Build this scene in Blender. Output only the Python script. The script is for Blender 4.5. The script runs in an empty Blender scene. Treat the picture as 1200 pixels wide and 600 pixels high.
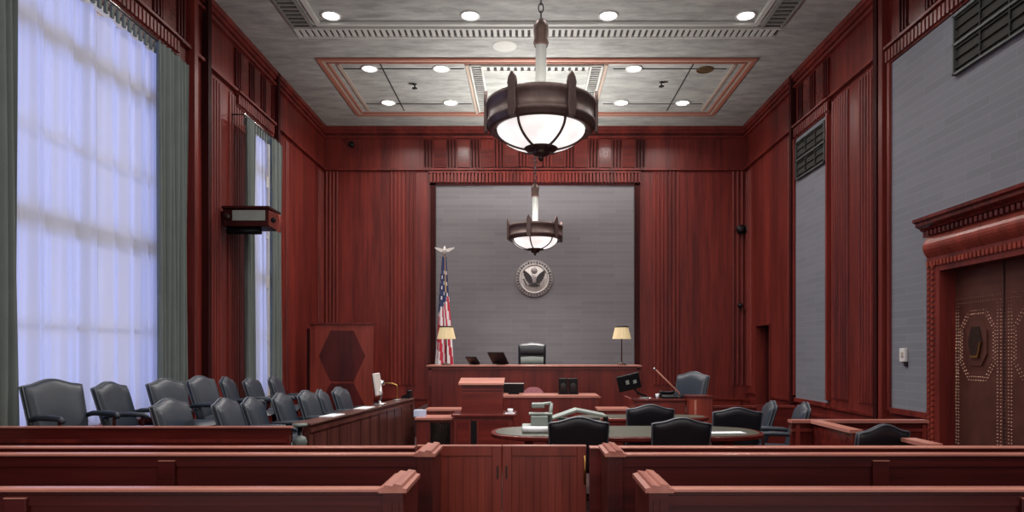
import bpy, math, random
from mathutils import Vector, Matrix
random.seed(7)
C = bpy.context.scene.collection
PI = math.pi
R = math.radians

# ------------------------------------------------------------------ camera, world, exposure
E = 1.65                      # eye height
sc = bpy.context.scene
cam = bpy.data.cameras.new('camera'); co = bpy.data.objects.new('camera', cam); C.objects.link(co)
co.location = (0, 0, E); co.rotation_euler = (PI/2, 0, 0)
cam.sensor_width = 36; cam.lens = 780/1200*36
cam.shift_x = -20/1200; cam.shift_y = 113/1200
cam.clip_start = 0.05; cam.clip_end = 200
sc.camera = co
sc.view_settings.view_transform = 'Standard'; sc.view_settings.look = 'None'
sc.view_settings.gamma = 1; sc.view_settings.use_curve_mapping = False
sc.view_settings.exposure = 0.0
w = bpy.data.worlds.new('world'); sc.world = w; w.use_nodes = True
w.node_tree.nodes['Background'].inputs[0].default_value = (1.0, 0.90, 0.88, 1)
w.node_tree.nodes['Background'].inputs[1].default_value = 1.0
wt = w.node_tree; _tc = wt.nodes.new('ShaderNodeTexCoord'); _sp = wt.nodes.new('ShaderNodeSeparateXYZ'); _mr = wt.nodes.new('ShaderNodeMapRange'); _mx = wt.nodes.new('ShaderNodeMixRGB')
_mr.inputs['From Min'].default_value = -.35; _mr.inputs['From Max'].default_value = -.85      # dusk blue sky towards the windows; warm fill added through the open rear end
_mx.inputs[1].default_value = (1.15, 1.02, 1.0, 1); _mx.inputs[2].default_value = (.10, .14, .36, 1)
wt.links.new(_tc.outputs['Generated'], _sp.inputs[0]); wt.links.new(_sp.outputs['X'], _mr.inputs['Value']); wt.links.new(_mr.outputs[0], _mx.inputs[0])
wt.links.new(_mx.outputs[0], wt.nodes['Background'].inputs[0])
sc.cycles.max_bounces = 6
sc.cycles.use_denoising = True

def lamp(name, kind, loc, energy, color=(1,1,1), rot=(0,0,0), size=.3, size_y=None, parent=None, spread=None, soft=.1):
    l = bpy.data.lights.new(name, kind); l.energy = energy; l.color = color
    if kind == 'AREA':
        l.size = size
        if size_y: l.shape = 'RECTANGLE'; l.size_y = size_y
        else: l.shape = 'DISK'
        if spread: l.spread = spread
    else: l.shadow_soft_size = soft
    o = bpy.data.objects.new(name, l); C.objects.link(o); o.location = loc; o.rotation_euler = rot
    if parent: o.parent = parent
    return o

DAY = (0.34, 0.44, 1.0)
lamp('daylight', 'AREA', (-6.15, 8.2, 3.5), 52, DAY, (0, -PI/2, 0), 5.6, 3.9, spread=R(75))
lamp('daylight', 'AREA', (-6.15, 12.85, 3.5), 31, DAY, (0, -PI/2, 0), 5.6, 2.2, spread=R(75))
DOWNLIGHT_W = 46; CHAND_W = 75; CHAND_UP = 170

# ------------------------------------------------------------------ materials
def srgb(r, g, b):
    f = lambda c: ((c/255)/12.92 if c/255 <= .04045 else ((c/255+.055)/1.055)**2.4)
    return (f(r), f(g), f(b), 1)
class NT:
    def __init__(s, name):
        m = bpy.data.materials.new(name); m.use_nodes = True; s.m = m; s.t = m.node_tree
        s.b = s.t.nodes['Principled BSDF']
    def n(s, typ, **k):
        o = s.t.nodes.new(typ)
        for a, v in k.items():
            if a.startswith('i_'): o.inputs[a[2:].replace('_', ' ')].default_value = v
            else: setattr(o, a, v)
        return o
    def l(s, a, b): s.t.links.new(a, b)
def plain(name, col, rough=.5, metal=0, noise=0, nscale=8, spec=.5, coat=0):
    q = NT(name); b = q.b
    b.inputs['Base Color'].default_value = col; b.inputs['Roughness'].default_value = rough
    b.inputs['Metallic'].default_value = metal; b.inputs['Specular IOR Level'].default_value = spec
    b.inputs['Coat Weight'].default_value = coat
    tc = q.n('ShaderNodeTexCoord'); nz = q.n('ShaderNodeTexNoise', i_Scale=nscale, i_Detail=3.0)
    q.l(tc.outputs['Object'], nz.inputs['Vector'])
    mx = q.n('ShaderNodeMixRGB', blend_type='MULTIPLY'); mx.inputs[0].default_value = max(noise, .12)
    mx.inputs[1].default_value = col; q.l(nz.outputs['Fac'], mx.inputs[2]); q.l(mx.outputs[0], b.inputs['Base Color'])
    return q.m
def emis(name, col, strength):
    q = NT(name); q.b.inputs['Base Color'].default_value = col
    q.b.inputs['Emission Color'].default_value = col; q.b.inputs['Emission Strength'].default_value = strength
    return q.m
def wood(name, c1, c2, axis='Z', rough=.42, band=2.4, spec=.4):
    q = NT(name); b = q.b
    g = q.n('ShaderNodeNewGeometry'); mp = q.n('ShaderNodeMapping')
    s = {'Z': (1, 1, .07), 'X': (.07, 1, 1), 'Y': (1, .07, 1)}[axis]
    mp.inputs['Scale'].default_value = s; q.l(g.outputs['Position'], mp.inputs['Vector'])
    n1 = q.n('ShaderNodeTexNoise', i_Scale=14.0, i_Detail=6.0, i_Roughness=.6); q.l(mp.outputs[0], n1.inputs['Vector'])
    n2 = q.n('ShaderNodeTexNoise', i_Scale=band, i_Detail=2.0); q.l(mp.outputs[0], n2.inputs['Vector'])
    ad = q.n('ShaderNodeMath', operation='ADD'); q.l(n1.outputs['Fac'], ad.inputs[0]); q.l(n2.outputs['Fac'], ad.inputs[1])
    rp = q.n('ShaderNodeValToRGB'); rp.color_ramp.elements[0].position = .36; rp.color_ramp.elements[1].position = .62
    hf = q.n('ShaderNodeMath', operation='MULTIPLY'); hf.inputs[1].default_value = .5; q.l(ad.outputs[0], hf.inputs[0])
    rp.color_ramp.elements[0].color = c1; rp.color_ramp.elements[1].color = c2
    q.l(hf.outputs[0], rp.inputs[0]); q.l(rp.outputs[0], b.inputs['Base Color'])
    b.inputs['Specular IOR Level'].default_value = spec
    b.inputs['Roughness'].default_value = rough; b.inputs['Coat Weight'].default_value = .04; b.inputs['Coat Roughness'].default_value = .25
    bp = q.n('ShaderNodeBump', i_Strength=.08, i_Distance=.01); q.l(n1.outputs['Fac'], bp.inputs['Height']); q.l(bp.outputs[0], b.inputs['Normal'])
    return q.m
W1, W2 = srgb(76, 23, 21), srgb(124, 45, 37)
M = {}
M['wood'] = wood('mahogany_vertical', W1, W2)
M['wood_x'] = wood('mahogany_horizontal', srgb(72, 23, 21), srgb(114, 42, 35), 'X', .26)
M['wood_pew'] = wood('mahogany_dark', srgb(56, 20, 20), srgb(92, 34, 32), 'X', .33)
M['wood_cap'] = wood('mahogany_lit_cap', srgb(168, 106, 95), srgb(208, 146, 128), 'X', .28)  # caps catch light from above; that brightness is put into this colour
M['wood_lit_cap_y'] = wood('mahogany_lit_cap_deep', srgb(168, 106, 95), srgb(208, 146, 128), 'Y', .28)  # same brightened cap tone, grain running in depth
M['wood_dark'] = wood('mahogany_darkest', srgb(38, 11, 12), srgb(60, 18, 18), 'Z', .6, spec=.1)  # darkest mahogany, shared by reeds, frames, strips, chair legs and doorway board
M['wood_gate'] = wood('mahogany_gate', srgb(108, 42, 34), srgb(150, 66, 52), 'Z', .3, 5)
M['wood_brown'] = wood('mahogany_brown', srgb(62, 34, 31), srgb(98, 56, 49), 'Z', .35, 5)
M['wood_ledge'] = wood('polished_ledge_glare', srgb(92, 70, 66), srgb(128, 100, 92), 'Y', .16)  # polished wood, greyed to carry the glare along the ledge
M['wood_inlay'] = wood('mahogany_inlay', srgb(56, 15, 17), srgb(92, 27, 27), 'Z', .35)
M['leather'] = plain('charcoal_leather', srgb(48, 58, 70), .42, noise=.4, nscale=14)
M['leather_dark'] = plain('black_leather', srgb(27, 30, 37), .42, noise=.3, nscale=14)
M['black'] = plain('black_plastic', srgb(18, 18, 21), .4, spec=.2)
M['sheen_piping'] = plain('leather_piping_sheen', srgb(84, 90, 98), .45)  # pale tone carries the highlight along the leather's top edges
M['screen'] = plain('dark_screen', srgb(9, 9, 12), .3, spec=.2)
M['chrome'] = plain('chrome_metal', srgb(200, 200, 200), .22, 1)
M['brass'] = plain('brass_metal', srgb(190, 150, 90), .3, 1)
M['bronze'] = plain('aged_bronze', srgb(84, 66, 60), .42, .75, .6, 20)
M['ironring'] = plain('dark_bronze_ring', srgb(108, 90, 86), .45, .5, .5, 14)
M['door_bronze'] = plain('bronze_door_sheet', srgb(120, 76, 66), .4, .5, .55, 5)
M['stud'] = plain('worn_bronze_stud', srgb(172, 134, 118), .35, .6)
M['silver'] = plain('pale_plaster_relief', srgb(214, 208, 204), .5)
M['sealdark'] = plain('dark_relief', srgb(48, 44, 46), .6)
M['sealrim'] = plain('grey_rim', srgb(168, 160, 160), .5, .1, .5, 40)
M['white'] = plain('white_enamel', srgb(215, 215, 212), .5)
M['greyplastic'] = plain('grey_green_plastic', srgb(142, 152, 146), .45, noise=.3)
M['paper'] = plain('white_paper', srgb(225, 228, 232), .7)
M['bluebox'] = plain('pale_blue_card', srgb(190, 208, 240), .6)
M['pink'] = plain('rose_upholstery', srgb(215, 140, 148), .7, noise=.5, nscale=30)
M['tabletop'] = plain('green_grey_leather_top', srgb(84, 86, 75), .36, noise=.4, nscale=5)
M['drape'] = plain('sage_grey_drape', srgb(110, 121, 118), .8, noise=.3, nscale=3)
M['carpet'] = plain('dark_carpet', srgb(66, 36, 36), .95, noise=.5, nscale=60)
M['gold'] = plain('gold_fringe', srgb(196, 160, 96), .5)
M['flag_red'] = plain('flag_red_cloth', srgb(178, 40, 62), .8)
M['flag_white'] = plain('flag_white_cloth', srgb(222, 216, 218), .8)
M['flag_blue'] = plain('flag_blue_cloth', srgb(44, 54, 96), .8)
M['cream'] = emis('lit_cream_shade', srgb(226, 206, 160), .25)
M['red_mould'] = plain('red_painted_moulding', srgb(172, 112, 94), .55, noise=.3, nscale=12)
M['cream_mould'] = plain('cream_painted_moulding', srgb(176, 160, 146), .55)
M['grey_mould'] = plain('pale_grey_moulding', srgb(192, 194, 188), .6)
M['mid_mould'] = plain('mid_grey_moulding', srgb(128, 128, 122), .65)
M['dark_gap'] = plain('dark_recess_paint', srgb(52, 50, 48), .8)
M['vent'] = plain('vent_dark_metal', srgb(34, 34, 30), .7)
M['vent_frame'] = plain('vent_grey_frame', srgb(78, 84, 84), .5)
M['globe'] = plain('grey_green_padding', srgb(104, 116, 112), .5)
M['lamp_on'] = emis('downlight_diffuser', (1, .97, .93, 1), 9)
M['lamp_off'] = plain('unlit_brass_diffuser', srgb(110, 90, 60), .4, .4)
M['dark_metal'] = plain('dark_fitting', srgb(40, 36, 40), .5, .4)

def ceiling_mat():
    q = NT('mottled_grey_plaster'); g = q.n('ShaderNodeNewGeometry'); mp = q.n('ShaderNodeMapping')
    mp.inputs['Scale'].default_value = (.5, 1.6, 1); q.l(g.outputs['Position'], mp.inputs['Vector'])
    n = q.n('ShaderNodeTexNoise', i_Scale=3.5, i_Detail=8.0, i_Roughness=.68); q.l(mp.outputs[0], n.inputs['Vector'])
    r = q.n('ShaderNodeValToRGB'); r.color_ramp.elements[0].position = .3; r.color_ramp.elements[1].position = .7
    r.color_ramp.elements[0].color = srgb(126, 129, 125); r.color_ramp.elements[1].color = srgb(176, 178, 173)
    q.l(n.outputs['Fac'], r.inputs[0]); q.l(r.outputs[0], q.b.inputs['Base Color']); q.b.inputs['Roughness'].default_value = .75
    return q.m
M['ceiling'] = ceiling_mat()
def fabric(name, ax, c1, c2):
    q = NT(name); g = q.n('ShaderNodeNewGeometry'); sp = q.n('ShaderNodeSeparateXYZ'); cb = q.n('ShaderNodeCombineXYZ')
    q.l(g.outputs['Position'], sp.inputs[0]); q.l(sp.outputs[ax], cb.inputs[0]); q.l(sp.outputs['Z'], cb.inputs[1])
    br = q.n('ShaderNodeTexBrick', i_Scale=1.0); br.inputs['Brick Width'].default_value = .9; br.inputs['Row Height'].default_value = .12
    br.inputs['Mortar Size'].default_value = .006; br.inputs['Color1'].default_value = c1; br.inputs['Color2'].default_value = c2
    br.inputs['Mortar'].default_value = tuple(min(1, x*1.12) for x in c2[:3]) + (1,)
    q.l(cb.outputs[0], br.inputs['Vector']); q.l(br.outputs['Color'], q.b.inputs['Base Color'])
    q.b.inputs['Roughness'].default_value = .7
    return q.m
M['fabric_x'] = fabric('grey_wall_fabric', 'X', srgb(104, 101, 105), srgb(112, 108, 112))
M['fabric_y'] = fabric('grey_side_fabric', 'Y', srgb(112, 115, 124), srgb(119, 122, 131))
def sheer():
    q = NT('sheer_white_voile'); t = q.t; out = t.nodes['Material Output']
    tr = q.n('ShaderNodeBsdfTranslucent'); tr.inputs[0].default_value = (.82, .84, .9, 1)
    tp = q.n('ShaderNodeBsdfTransparent'); df = q.n('ShaderNodeBsdfDiffuse'); df.inputs[0].default_value = (.8, .82, .88, 1)
    m1 = q.n('ShaderNodeMixShader'); m1.inputs[0].default_value = .25; q.l(tr.outputs[0], m1.inputs[1]); q.l(df.outputs[0], m1.inputs[2])
    m2 = q.n('ShaderNodeMixShader'); m2.inputs[0].default_value = .12; q.l(m1.outputs[0], m2.inputs[1]); q.l(tp.outputs[0], m2.inputs[2])
    q.l(m2.outputs[0], out.inputs['Surface']); t.nodes.remove(q.b)
    return q.m
M['sheer'] = sheer()
def glass():
    q = NT('window_glass'); t = q.t; out = t.nodes['Material Output']
    tp = q.n('ShaderNodeBsdfTransparent'); gl = q.n('ShaderNodeBsdfGlossy', i_Roughness=.25)
    m = q.n('ShaderNodeMixShader'); m.inputs[0].default_value = .03; q.l(tp.outputs[0], m.inputs[1]); q.l(gl.outputs[0], m.inputs[2])
    q.l(m.outputs[0], out.inputs['Surface']); t.nodes.remove(q.b); return q.m
M['glass'] = glass()
def bowl_mat():
    q = NT('lit_frosted_bowl'); b = q.b; b.inputs['Base Color'].default_value = (.9, .88, .85, 1)
    b.inputs['Roughness'].default_value = .3
    tc = q.n('ShaderNodeTexCoord'); n = q.n('ShaderNodeTexNoise', i_Scale=3.0); q.l(tc.outputs['Object'], n.inputs['Vector'])
    r = q.n('ShaderNodeValToRGB'); r.color_ramp.elements[0].position = .35; r.color_ramp.elements[1].position = .6
    r.color_ramp.elements[0].color = (.72, .68, .66, 1); r.color_ramp.elements[1].color = (1, .97, .95, 1)
    q.l(n.outputs['Fac'], r.inputs[0]); q.l(r.outputs[0], b.inputs['Emission Color']); b.inputs['Emission Strength'].default_value = 1.1
    return q.m
M['bowl'] = bowl_mat()

# ------------------------------------------------------------------ mesh helper
class MB:
    def __init__(s): s.v = []; s.f = []; s.mi = []; s.sm = []; s.T = None
    def add(s, vs, fs, mi=0, smooth=False):
        k = len(s.v)
        s.v += [tuple(s.T @ Vector(p)) if s.T else tuple(p) for p in vs]
        for f in fs: s.f.append([k+i for i in f]); s.mi.append(mi); s.sm.append(smooth)
        return s
    def box(s, x0, x1, y0, y1, z0, z1, mi=0):
        vs = [(x, y, z) for z in (z0, z1) for y in (y0, y1) for x in (x0, x1)]
        return s.add(vs, [(0,2,3,1),(4,5,7,6),(0,1,5,4),(2,6,7,3),(0,4,6,2),(1,3,7,5)], mi)
    def prism(s, pts, fn, a, b, mi=0):          # pts outline (p,q), fn(p,q,t)->xyz
        n = len(pts)
        vs = [fn(p, q, a) for p, q in pts] + [fn(p, q, b) for p, q in pts]
        fs = [(i, (i+1) % n, n+(i+1) % n, n+i) for i in range(n)] + [tuple(range(n))[::-1], tuple(range(n, 2*n))]
        return s.add(vs, fs, mi)
    def lathe(s, prof, c=(0,0,0), n=32, mi=0, smooth=True):
        vs = []; m = len(prof)
        for i in range(n):
            a = 2*PI*i/n
            for r, z in prof: vs.append((c[0]+r*math.cos(a), c[1]+r*math.sin(a), c[2]+z))
        fs = []
        for i in range(n):
            j = (i+1) % n
            for k in range(m-1): fs.append((i*m+k, j*m+k, j*m+k+1, i*m+k+1))
        return s.add(vs, fs, mi, smooth)
    def tube(s, pts, r, n=8, mi=0, cap=True):
        P = [Vector(p) for p in pts]; vs = []; m = len(P)
        rr = r if isinstance(r, (list, tuple)) else [r]*m
        up = None
        for i, p in enumerate(P):
            d = (P[min(i+1, m-1)]-P[max(i-1, 0)]).normalized()
            if up is None:
                up = Vector((0,0,1)) if abs(d.z) < .9 else Vector((1,0,0))
            a = d.cross(up).normalized(); b = a.cross(d).normalized(); up = b
            for k in range(n):
                t = 2*PI*k/n; vs.append(tuple(p + (a*math.cos(t)+b*math.sin(t))*rr[i]))
        fs = [(i*n+k, i*n+(k+1) % n, (i+1)*n+(k+1) % n, (i+1)*n+k) for i in range(m-1) for k in range(n)]
        if cap: fs += [tuple(range(n))[::-1], tuple(range((m-1)*n, m*n))]
        return s.add(vs, fs, mi, True)
    def grid(s, fn, nu, nv, mi=0, smooth=True, closed_u=False):
        vs = [fn(i/nu, j/nv) for i in range(nu+1) for j in range(nv+1)]
        fs = [(i*(nv+1)+j, (i+1)*(nv+1)+j, (i+1)*(nv+1)+j+1, i*(nv+1)+j+1) for i in range(nu) for j in range(nv)]
        return s.add(vs, fs, mi, smooth)
    def build(s, name, mats, parent=None, loc=None, bevel=0, fix=True):
        me = bpy.data.meshes.new(name); me.from_pydata(s.v, [], s.f)
        for m in (mats if isinstance(mats, (list, tuple)) else [mats]): me.materials.append(M[m])
        for i, p in enumerate(me.polygons): p.material_index = s.mi[i]; p.use_smooth = s.sm[i]
        if fix:
            import bmesh
            b = bmesh.new(); b.from_mesh(me); bmesh.ops.recalc_face_normals(b, faces=b.faces); b.to_mesh(me); b.free()
        o = bpy.data.objects.new(name, me); C.objects.link(o)
        if parent: o.parent = parent
        if loc: o.location = loc
        if bevel:
            m = o.modifiers.new('bevel', 'BEVEL'); m.width = bevel; m.segments = 2; m.limit_method = 'ANGLE'; m.angle_limit = R(50)
        return o
def B(*a): return MB().box(*a)
def tag(o, label, cat, group=None):
    o['label'] = label; o['category'] = cat
    if group: o['group'] = group
    return o
def st(o): o['kind'] = 'structure'; return o
def thing(name, label, cat, loc=(0,0,0), rz=0, group=None):
    o = bpy.data.objects.new(name, None); C.objects.link(o); o.location = loc; o.rotation_euler = (0, 0, rz)
    o.empty_display_size = .1
    return tag(o, label, cat, group)
def dup(root, loc=None, rz=None, label=None, group=None, deep=True):
    r = root.copy(); C.objects.link(r)
    if loc is not None: r.location = loc
    if rz is not None: r.rotation_euler = (0, 0, rz)
    if label: r['label'] = label
    if group: r['group'] = group
    if deep:
        for ch in list(root.children):
            c = ch.copy(); C.objects.link(c); c.parent = r
            for g in ch.children:
                d = g.copy(); C.objects.link(d); d.parent = c
    return r
def px(x, Y): return (x-620)*Y/780
def pz(y, Y): return E+(413-y)*Y/780

# ------------------------------------------------------------------ room shell
XL, XR, YB, ZC = -5.36, 5.65, 17.4, 7.54
YF = -2.5
XC = (XL+XR)/2
T = .3
st(B(XL-T, XR+T, YF, YB+T, -.2, 0).build('floor', 'carpet'))
st(B(XL-T, XR+T, YF, YB+T, ZC, ZC+.2).build('ceiling', 'ceiling'))
st(B(XL-T, XR+T, YB, YB+T, 0, ZC).build('wall_back', 'wood'))
WZ0, WZ1 = .75, 6.05
wins = [(6.3, 9.95), (12.62, 13.85)]
m = MB(); y = YF
for a, b in wins:
    m.box(XL-T, XL, y, a, 0, ZC); m.box(XL-T, XL, a, b, 0, WZ0); m.box(XL-T, XL, a, b, WZ1, ZC); y = b
m.box(XL-T, XL, y, YB, 0, ZC)
st(m.build('wall_left', 'wood'))
D1 = (7.05, 9.0, 2.78); D2 = (15.55, 16.55, 2.35)
m = MB(); y = YF
for a, b, h in (D1, D2):
    m.box(XR, XR+T, y, a, 0, ZC); m.box(XR, XR+T, a, b, h, ZC); y = b
m.box(XR, XR+T, y, YB, 0, ZC)
st(m.build('wall_right', 'wood'))
# dark board filling the side doorway, coloured for the gloom beyond the opening
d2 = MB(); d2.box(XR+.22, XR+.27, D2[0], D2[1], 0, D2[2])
d2o = st(d2.build('dark_doorway_board', 'wood_dark'))
f = MB(); f.box(XR-.03, XR+.22, D2[0], D2[0]+.05, 0, D2[2]-.05); f.box(XR-.03, XR+.22, D2[1]-.05, D2[1], 0, D2[2]-.05); f.box(XR-.03, XR+.22, D2[0], D2[1], D2[2]-.05, D2[2])
f.build('door_frame', 'wood', d2o)

# windows
for i, (a, b) in enumerate(wins):
    xw = XL-.08; m = MB()
    for y0, y1 in ((a, a+.07), (b-.07, b), ((a+b)/2-.04, (a+b)/2+.04)): m.box(xw-.03, xw+.05, y0, y1, WZ0, WZ1)
    for z in (WZ0, 1.9, 2.98, 4.0, 5.05, WZ1-.08): m.box(xw-.029, xw+.049, a, b, z, z+(.22 if z in (2.98, 5.05) else .06))
    wo = st(m.build('window_%d' % (i+1), 'white'))
    B(xw, xw+.01, a+.03, b-.03, WZ0+.03, WZ1-.03).build('pane', 'glass', wo)
    B(XL-.18, XL+.1, a-.05, b+.05, WZ0-.05, WZ0).build('window_sill', 'wood', wo)

tn = [0]
def trim(mb, mat='wood', bevel=0):
    tn[0] += 1
    return st(mb.build('trim_%d' % tn[0], mat, bevel=bevel))
def ridges(kind, a, b, z0=.8, z1=6.3, pitch=.1, r=.032, mat='wood'):
    """a run of vertical reeded mouldings on one wall, one mesh"""
    n = max(2, int(round((b-a)/pitch))); m = MB()
    for k in range(n):
        c = a+(k+.5)*(b-a)/n; pts = []
        for t in range(7):
            an = PI*t/6; pts.append((c+r*math.cos(an), .008+r*.9*math.sin(an)))
        pts = [(c+r, -.01)]+pts+[(c-r, -.01)]
        fn = {'back': lambda p, q, t: (p, YB-q, t), 'left': lambda p, q, t: (XL+q, p, t), 'right': lambda p, q, t: (XR-q, p, t)}[kind]
        m.prism(pts, fn, z0, z1)
    return trim(m, mat)
BX = lambda x: (x-620)/44.83
def wb(kind, a, b, q, z0, z1, m=None, q0=0):      # a box on a wall: along a..b, protruding q0..q
    m = m or MB()
    if kind == 'back': m.box(a, b, YB-q, YB-q0, z0, z1)
    elif kind == 'left': m.box(XL+q0, XL+q, a, b, z0, z1)
    else: m.box(XR-q, XR-q0, a, b, z0, z1)
    return m
# back wall mouldings
for a, b in ((380.5, 397), (456, 488), (765, 797), (857, 872.5)): ridges('back', BX(a), BX(b), z1=6.37)
# back fabric panel and its frame
m = wb('back', BX(511), BX(743), .04, 1.0, 6.0)
fp = m.build('fabric_panel', 'fabric_x', bpy.data.objects['wall_back'])
m = MB()
wb('back', BX(505), BX(511), .09, .8, 6.05, m); wb('back', BX(743), BX(749), .09, .8, 6.05, m); wb('back', BX(505), BX(749), .09, 6.0, 6.06, m)
trim(m, 'wood_dark')
m = MB(); x = BX(505)
while x < BX(748): wb('back', x, x+.055, .13, 6.07, 6.31, m, .05); x += .09
wb('back', BX(503), BX(750), .05, 6.06, 6.31, m); wb('back', BX(503), BX(750), .14, 6.31, 6.35, m)
trim(m)
# frieze: panels with groups of small reeds
def frieze(kind, spans, groups, za=6.5, zb=7.22):
    m = MB()
    for a, b in spans:
        wb(kind, a, b, .07, za-.1, za-.05, m); wb(kind, a, b, .07, zb+.02, zb+.07, m)
        wb(kind, a, b, .1, ZC-.1, ZC, m); wb(kind, a, b, .06, ZC-.17, ZC-.1, m)
    trim(m)
    m = MB()
    for g in groups:
        for k in (-1, 0, 1): wb(kind, g+k*.085-.013, g+k*.085+.013, .045, za, zb-.03, m)
    trim(m, 'wood_dark' if kind == 'back' else 'wood_inlay')
    m = MB()
    for g0, g1 in zip(groups, groups[1:]):
        lo, hi = min(g0, g1), max(g0, g1)
        if .3 < hi-lo < .8: wb(kind, lo+.15, hi-.15, .03, za-.02, zb-.01, m)
    trim(m, 'wood_x')
frieze('back', [(XL, XR)], [BX(502+k*27.6) for k in range(10)])
frieze('left', [(YF, 17.3)], [13.9, 13.35, 12.8, 12.2, 10.2, 9.55, 8.9, 8.25, 7.6, 6.95, 6.3])
frieze('right', [(YF, 17.3)], [13.8, 13.2, 12.6, 10.0, 9.3, 8.6, 7.9, 7.2, 6.5])
# side walls: reeded pilasters, edge strips, dentils above the bays
for a, b in ((11.05, 11.55), (11.85, 12.55)): ridges('left', a, b)
for a, b in ((10.82, 11.4), (11.75, 12.4)): ridges('right', a, b)
ridges('right', 14.25, 14.5); ridges('right', 16.9, 17.3); ridges('left', 14.6, 14.8); ridges('left', 16.9, 17.3)
for kind, ys in (('left', (10.45, 10.9, 13.95)), ('right', (10.45, 10.62, 14.08))):
    for y0 in ys: trim(wb(kind, y0, y0+.11, .11, .45, ZC-.02), 'wood_dark' if y0 != 10.45 else 'wood')
for kind, spans in (('left', ((6.3, 10.1), (12.1, 13.85))), ('right', ((4.5, 10.42), (12.42, 14.05)))):
    m = MB()
    for a, b in spans:
        y = a
        while y < b-.05: wb(kind, y, y+.055, .09, 6.17, 6.34, m, .02); y += .09
        wb(kind, a, b, .05, 6.14, 6.38, m); wb(kind, a, b, .11, 6.38, 6.42, m)
    trim(m)
m = MB()
for a, b in ((4.5, 10.3), (12.52, 14.0)):
    if a < 5:
        fpn = wb('right', 9.2, b, .04, .8, 6.12); wb('right', 6.85, 9.2, .04, 3.0, 6.12, fpn); wb('right', a, 6.85, .04, .8, 6.12, fpn)
    else: fpn = wb('right', a, b, .04, .7, 6.12)
    fpn.build('fabric_panel', 'fabric_y', bpy.data.objects['wall_right'])
    for q in (a-.06, b): wb('right', q, q+.06, .08, .75, 6.14, m)
    if a < 5: wb('right', 9.27, b, .08, .72, .8, m); wb('right', a, 6.8, .08, .72, .8, m)
    else: wb('right', a, b, .08, .62, .7, m)
trim(m)
for nm, fnm in (('left', 'left'), ('right', 'right')):
    m = MB(); segs = [(YF, 17.3)] if nm == 'left' else [(YF, 7.0), (9.26, 15.5), (16.6, 17.3)]
    for a, b in segs: wb(nm, a, b, .12, 0, .42, m); wb(nm, a, b, .14, .42, .46, m); wb(nm, a, b, .05, .6, .64, m)
    st(m.build('baseboard_'+nm, 'wood_x'))
m = MB(); wb('back', XL+.15, XR-.15, .12, 0, .42, m); wb('back', XL+.15, XR-.15, .14, .42, .46, m)
st(m.build('baseboard_back', 'wood_x'))

# ceiling ornament
def cb(m, x0, x1, y0, y1, d, d0=0, mi=0): m.box(x0, x1, y0, y1, ZC-d, ZC-d0, mi)
def frame(x0, x1, y0, y1, wd, d, mat):
    m = MB(); cb(m, x0, x1, y0, y0+wd, d); cb(m, x0, x1, y1-wd, y1, d); cb(m, x0, x0+wd, y0+wd, y1-wd, d); cb(m, x1-wd, x1, y0+wd, y1-wd, d)
    return trim(m, mat)
CX0, CX1 = -4.26, 4.57
frame(CX0, CX1, 13.3, 16.5, .08, .04, 'red_mould')
frame(CX0+.08, CX1-.08, 13.38, 16.42, .06, .03, 'cream_mould')
frame(CX0+.16, CX1-.16, 13.46, 16.34, .035, .045, 'red_mould')
m = MB()
for x in (CX0+.34, CX1-.40): cb(m, x, x+.06, 13.55, 16.2, .04)
trim(m, 'cream_mould')
m = MB()
for x in (-3.05, 3.34): cb(m, x, x+.025, 13.6, 16.2, .012)
for y in (15.75, 13.8): cb(m, -3.9, -1.35, y, y+.025, .012); cb(m, 1.75, 4.1, y, y+.025, .012)
trim(m, 'dark_gap')
def ladder(x0, x1, y0, y1, along, pitch=.11, mat=('dark_gap', 'grey_mould')):
    m = MB(); cb(m, x0, x1, y0, y1, .01)
    e = .035
    if along == 'x':
        cb(m, x0, x1, y0, y0+e, .05, 0, 1); cb(m, x0, x1, y1-e, y1, .05, 0, 1); t = x0
        while t < x1-.03: cb(m, t, t+pitch*.55, y0+e, y1-e, .04, 0, 1); t += pitch
    else:
        cb(m, x0, x0+e, y0, y1, .05, 0, 1); cb(m, x1-e, x1, y0, y1, .05, 0, 1); t = y0
        while t < y1-.03: cb(m, x0+e, x1-e, t, t+pitch*.3, .04, 0, 1); t += pitch
    return trim(m, mat)
ladder(-1.22, -.95, 13.6, 16.2, 'y'); ladder(1.25, 1.52, 13.6, 16.2, 'y'); ladder(-.95, 1.25, 13.6, 13.85, 'x', .14); ladder(-.95, 1.25, 15.95, 16.2, 'x', .14)
m = MB()
for x in (-1.3, 1.55): cb(m, x, x+.06, 13.55, 16.3, .05)
trim(m, 'cream_mould')
ladder(-4.27, 4.56, 12.02, 12.38, 'x', .113)
ladder(-4.27, -3.9, 2.5, 12.02, 'y', .13, ('dark_gap', 'mid_mould')); ladder(4.19, 4.56, 2.5, 12.02, 'y', .13, ('dark_gap', 'mid_mould'))
m = MB(); cb(m, -3.8, 4.09, 11.85, 11.93, .05); cb(m, -3.8, -3.72, 2.5, 11.85, .05); cb(m, 4.01, 4.09, 2.5, 11.85, .05)
trim(m, 'grey_mould')
m = MB(); cb(m, -3.4, 3.7, 10.9, 10.925, .012); cb(m, -3.4, -3.375, 2.5, 10.9, .012)
trim(m, 'dark_gap')

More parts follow.
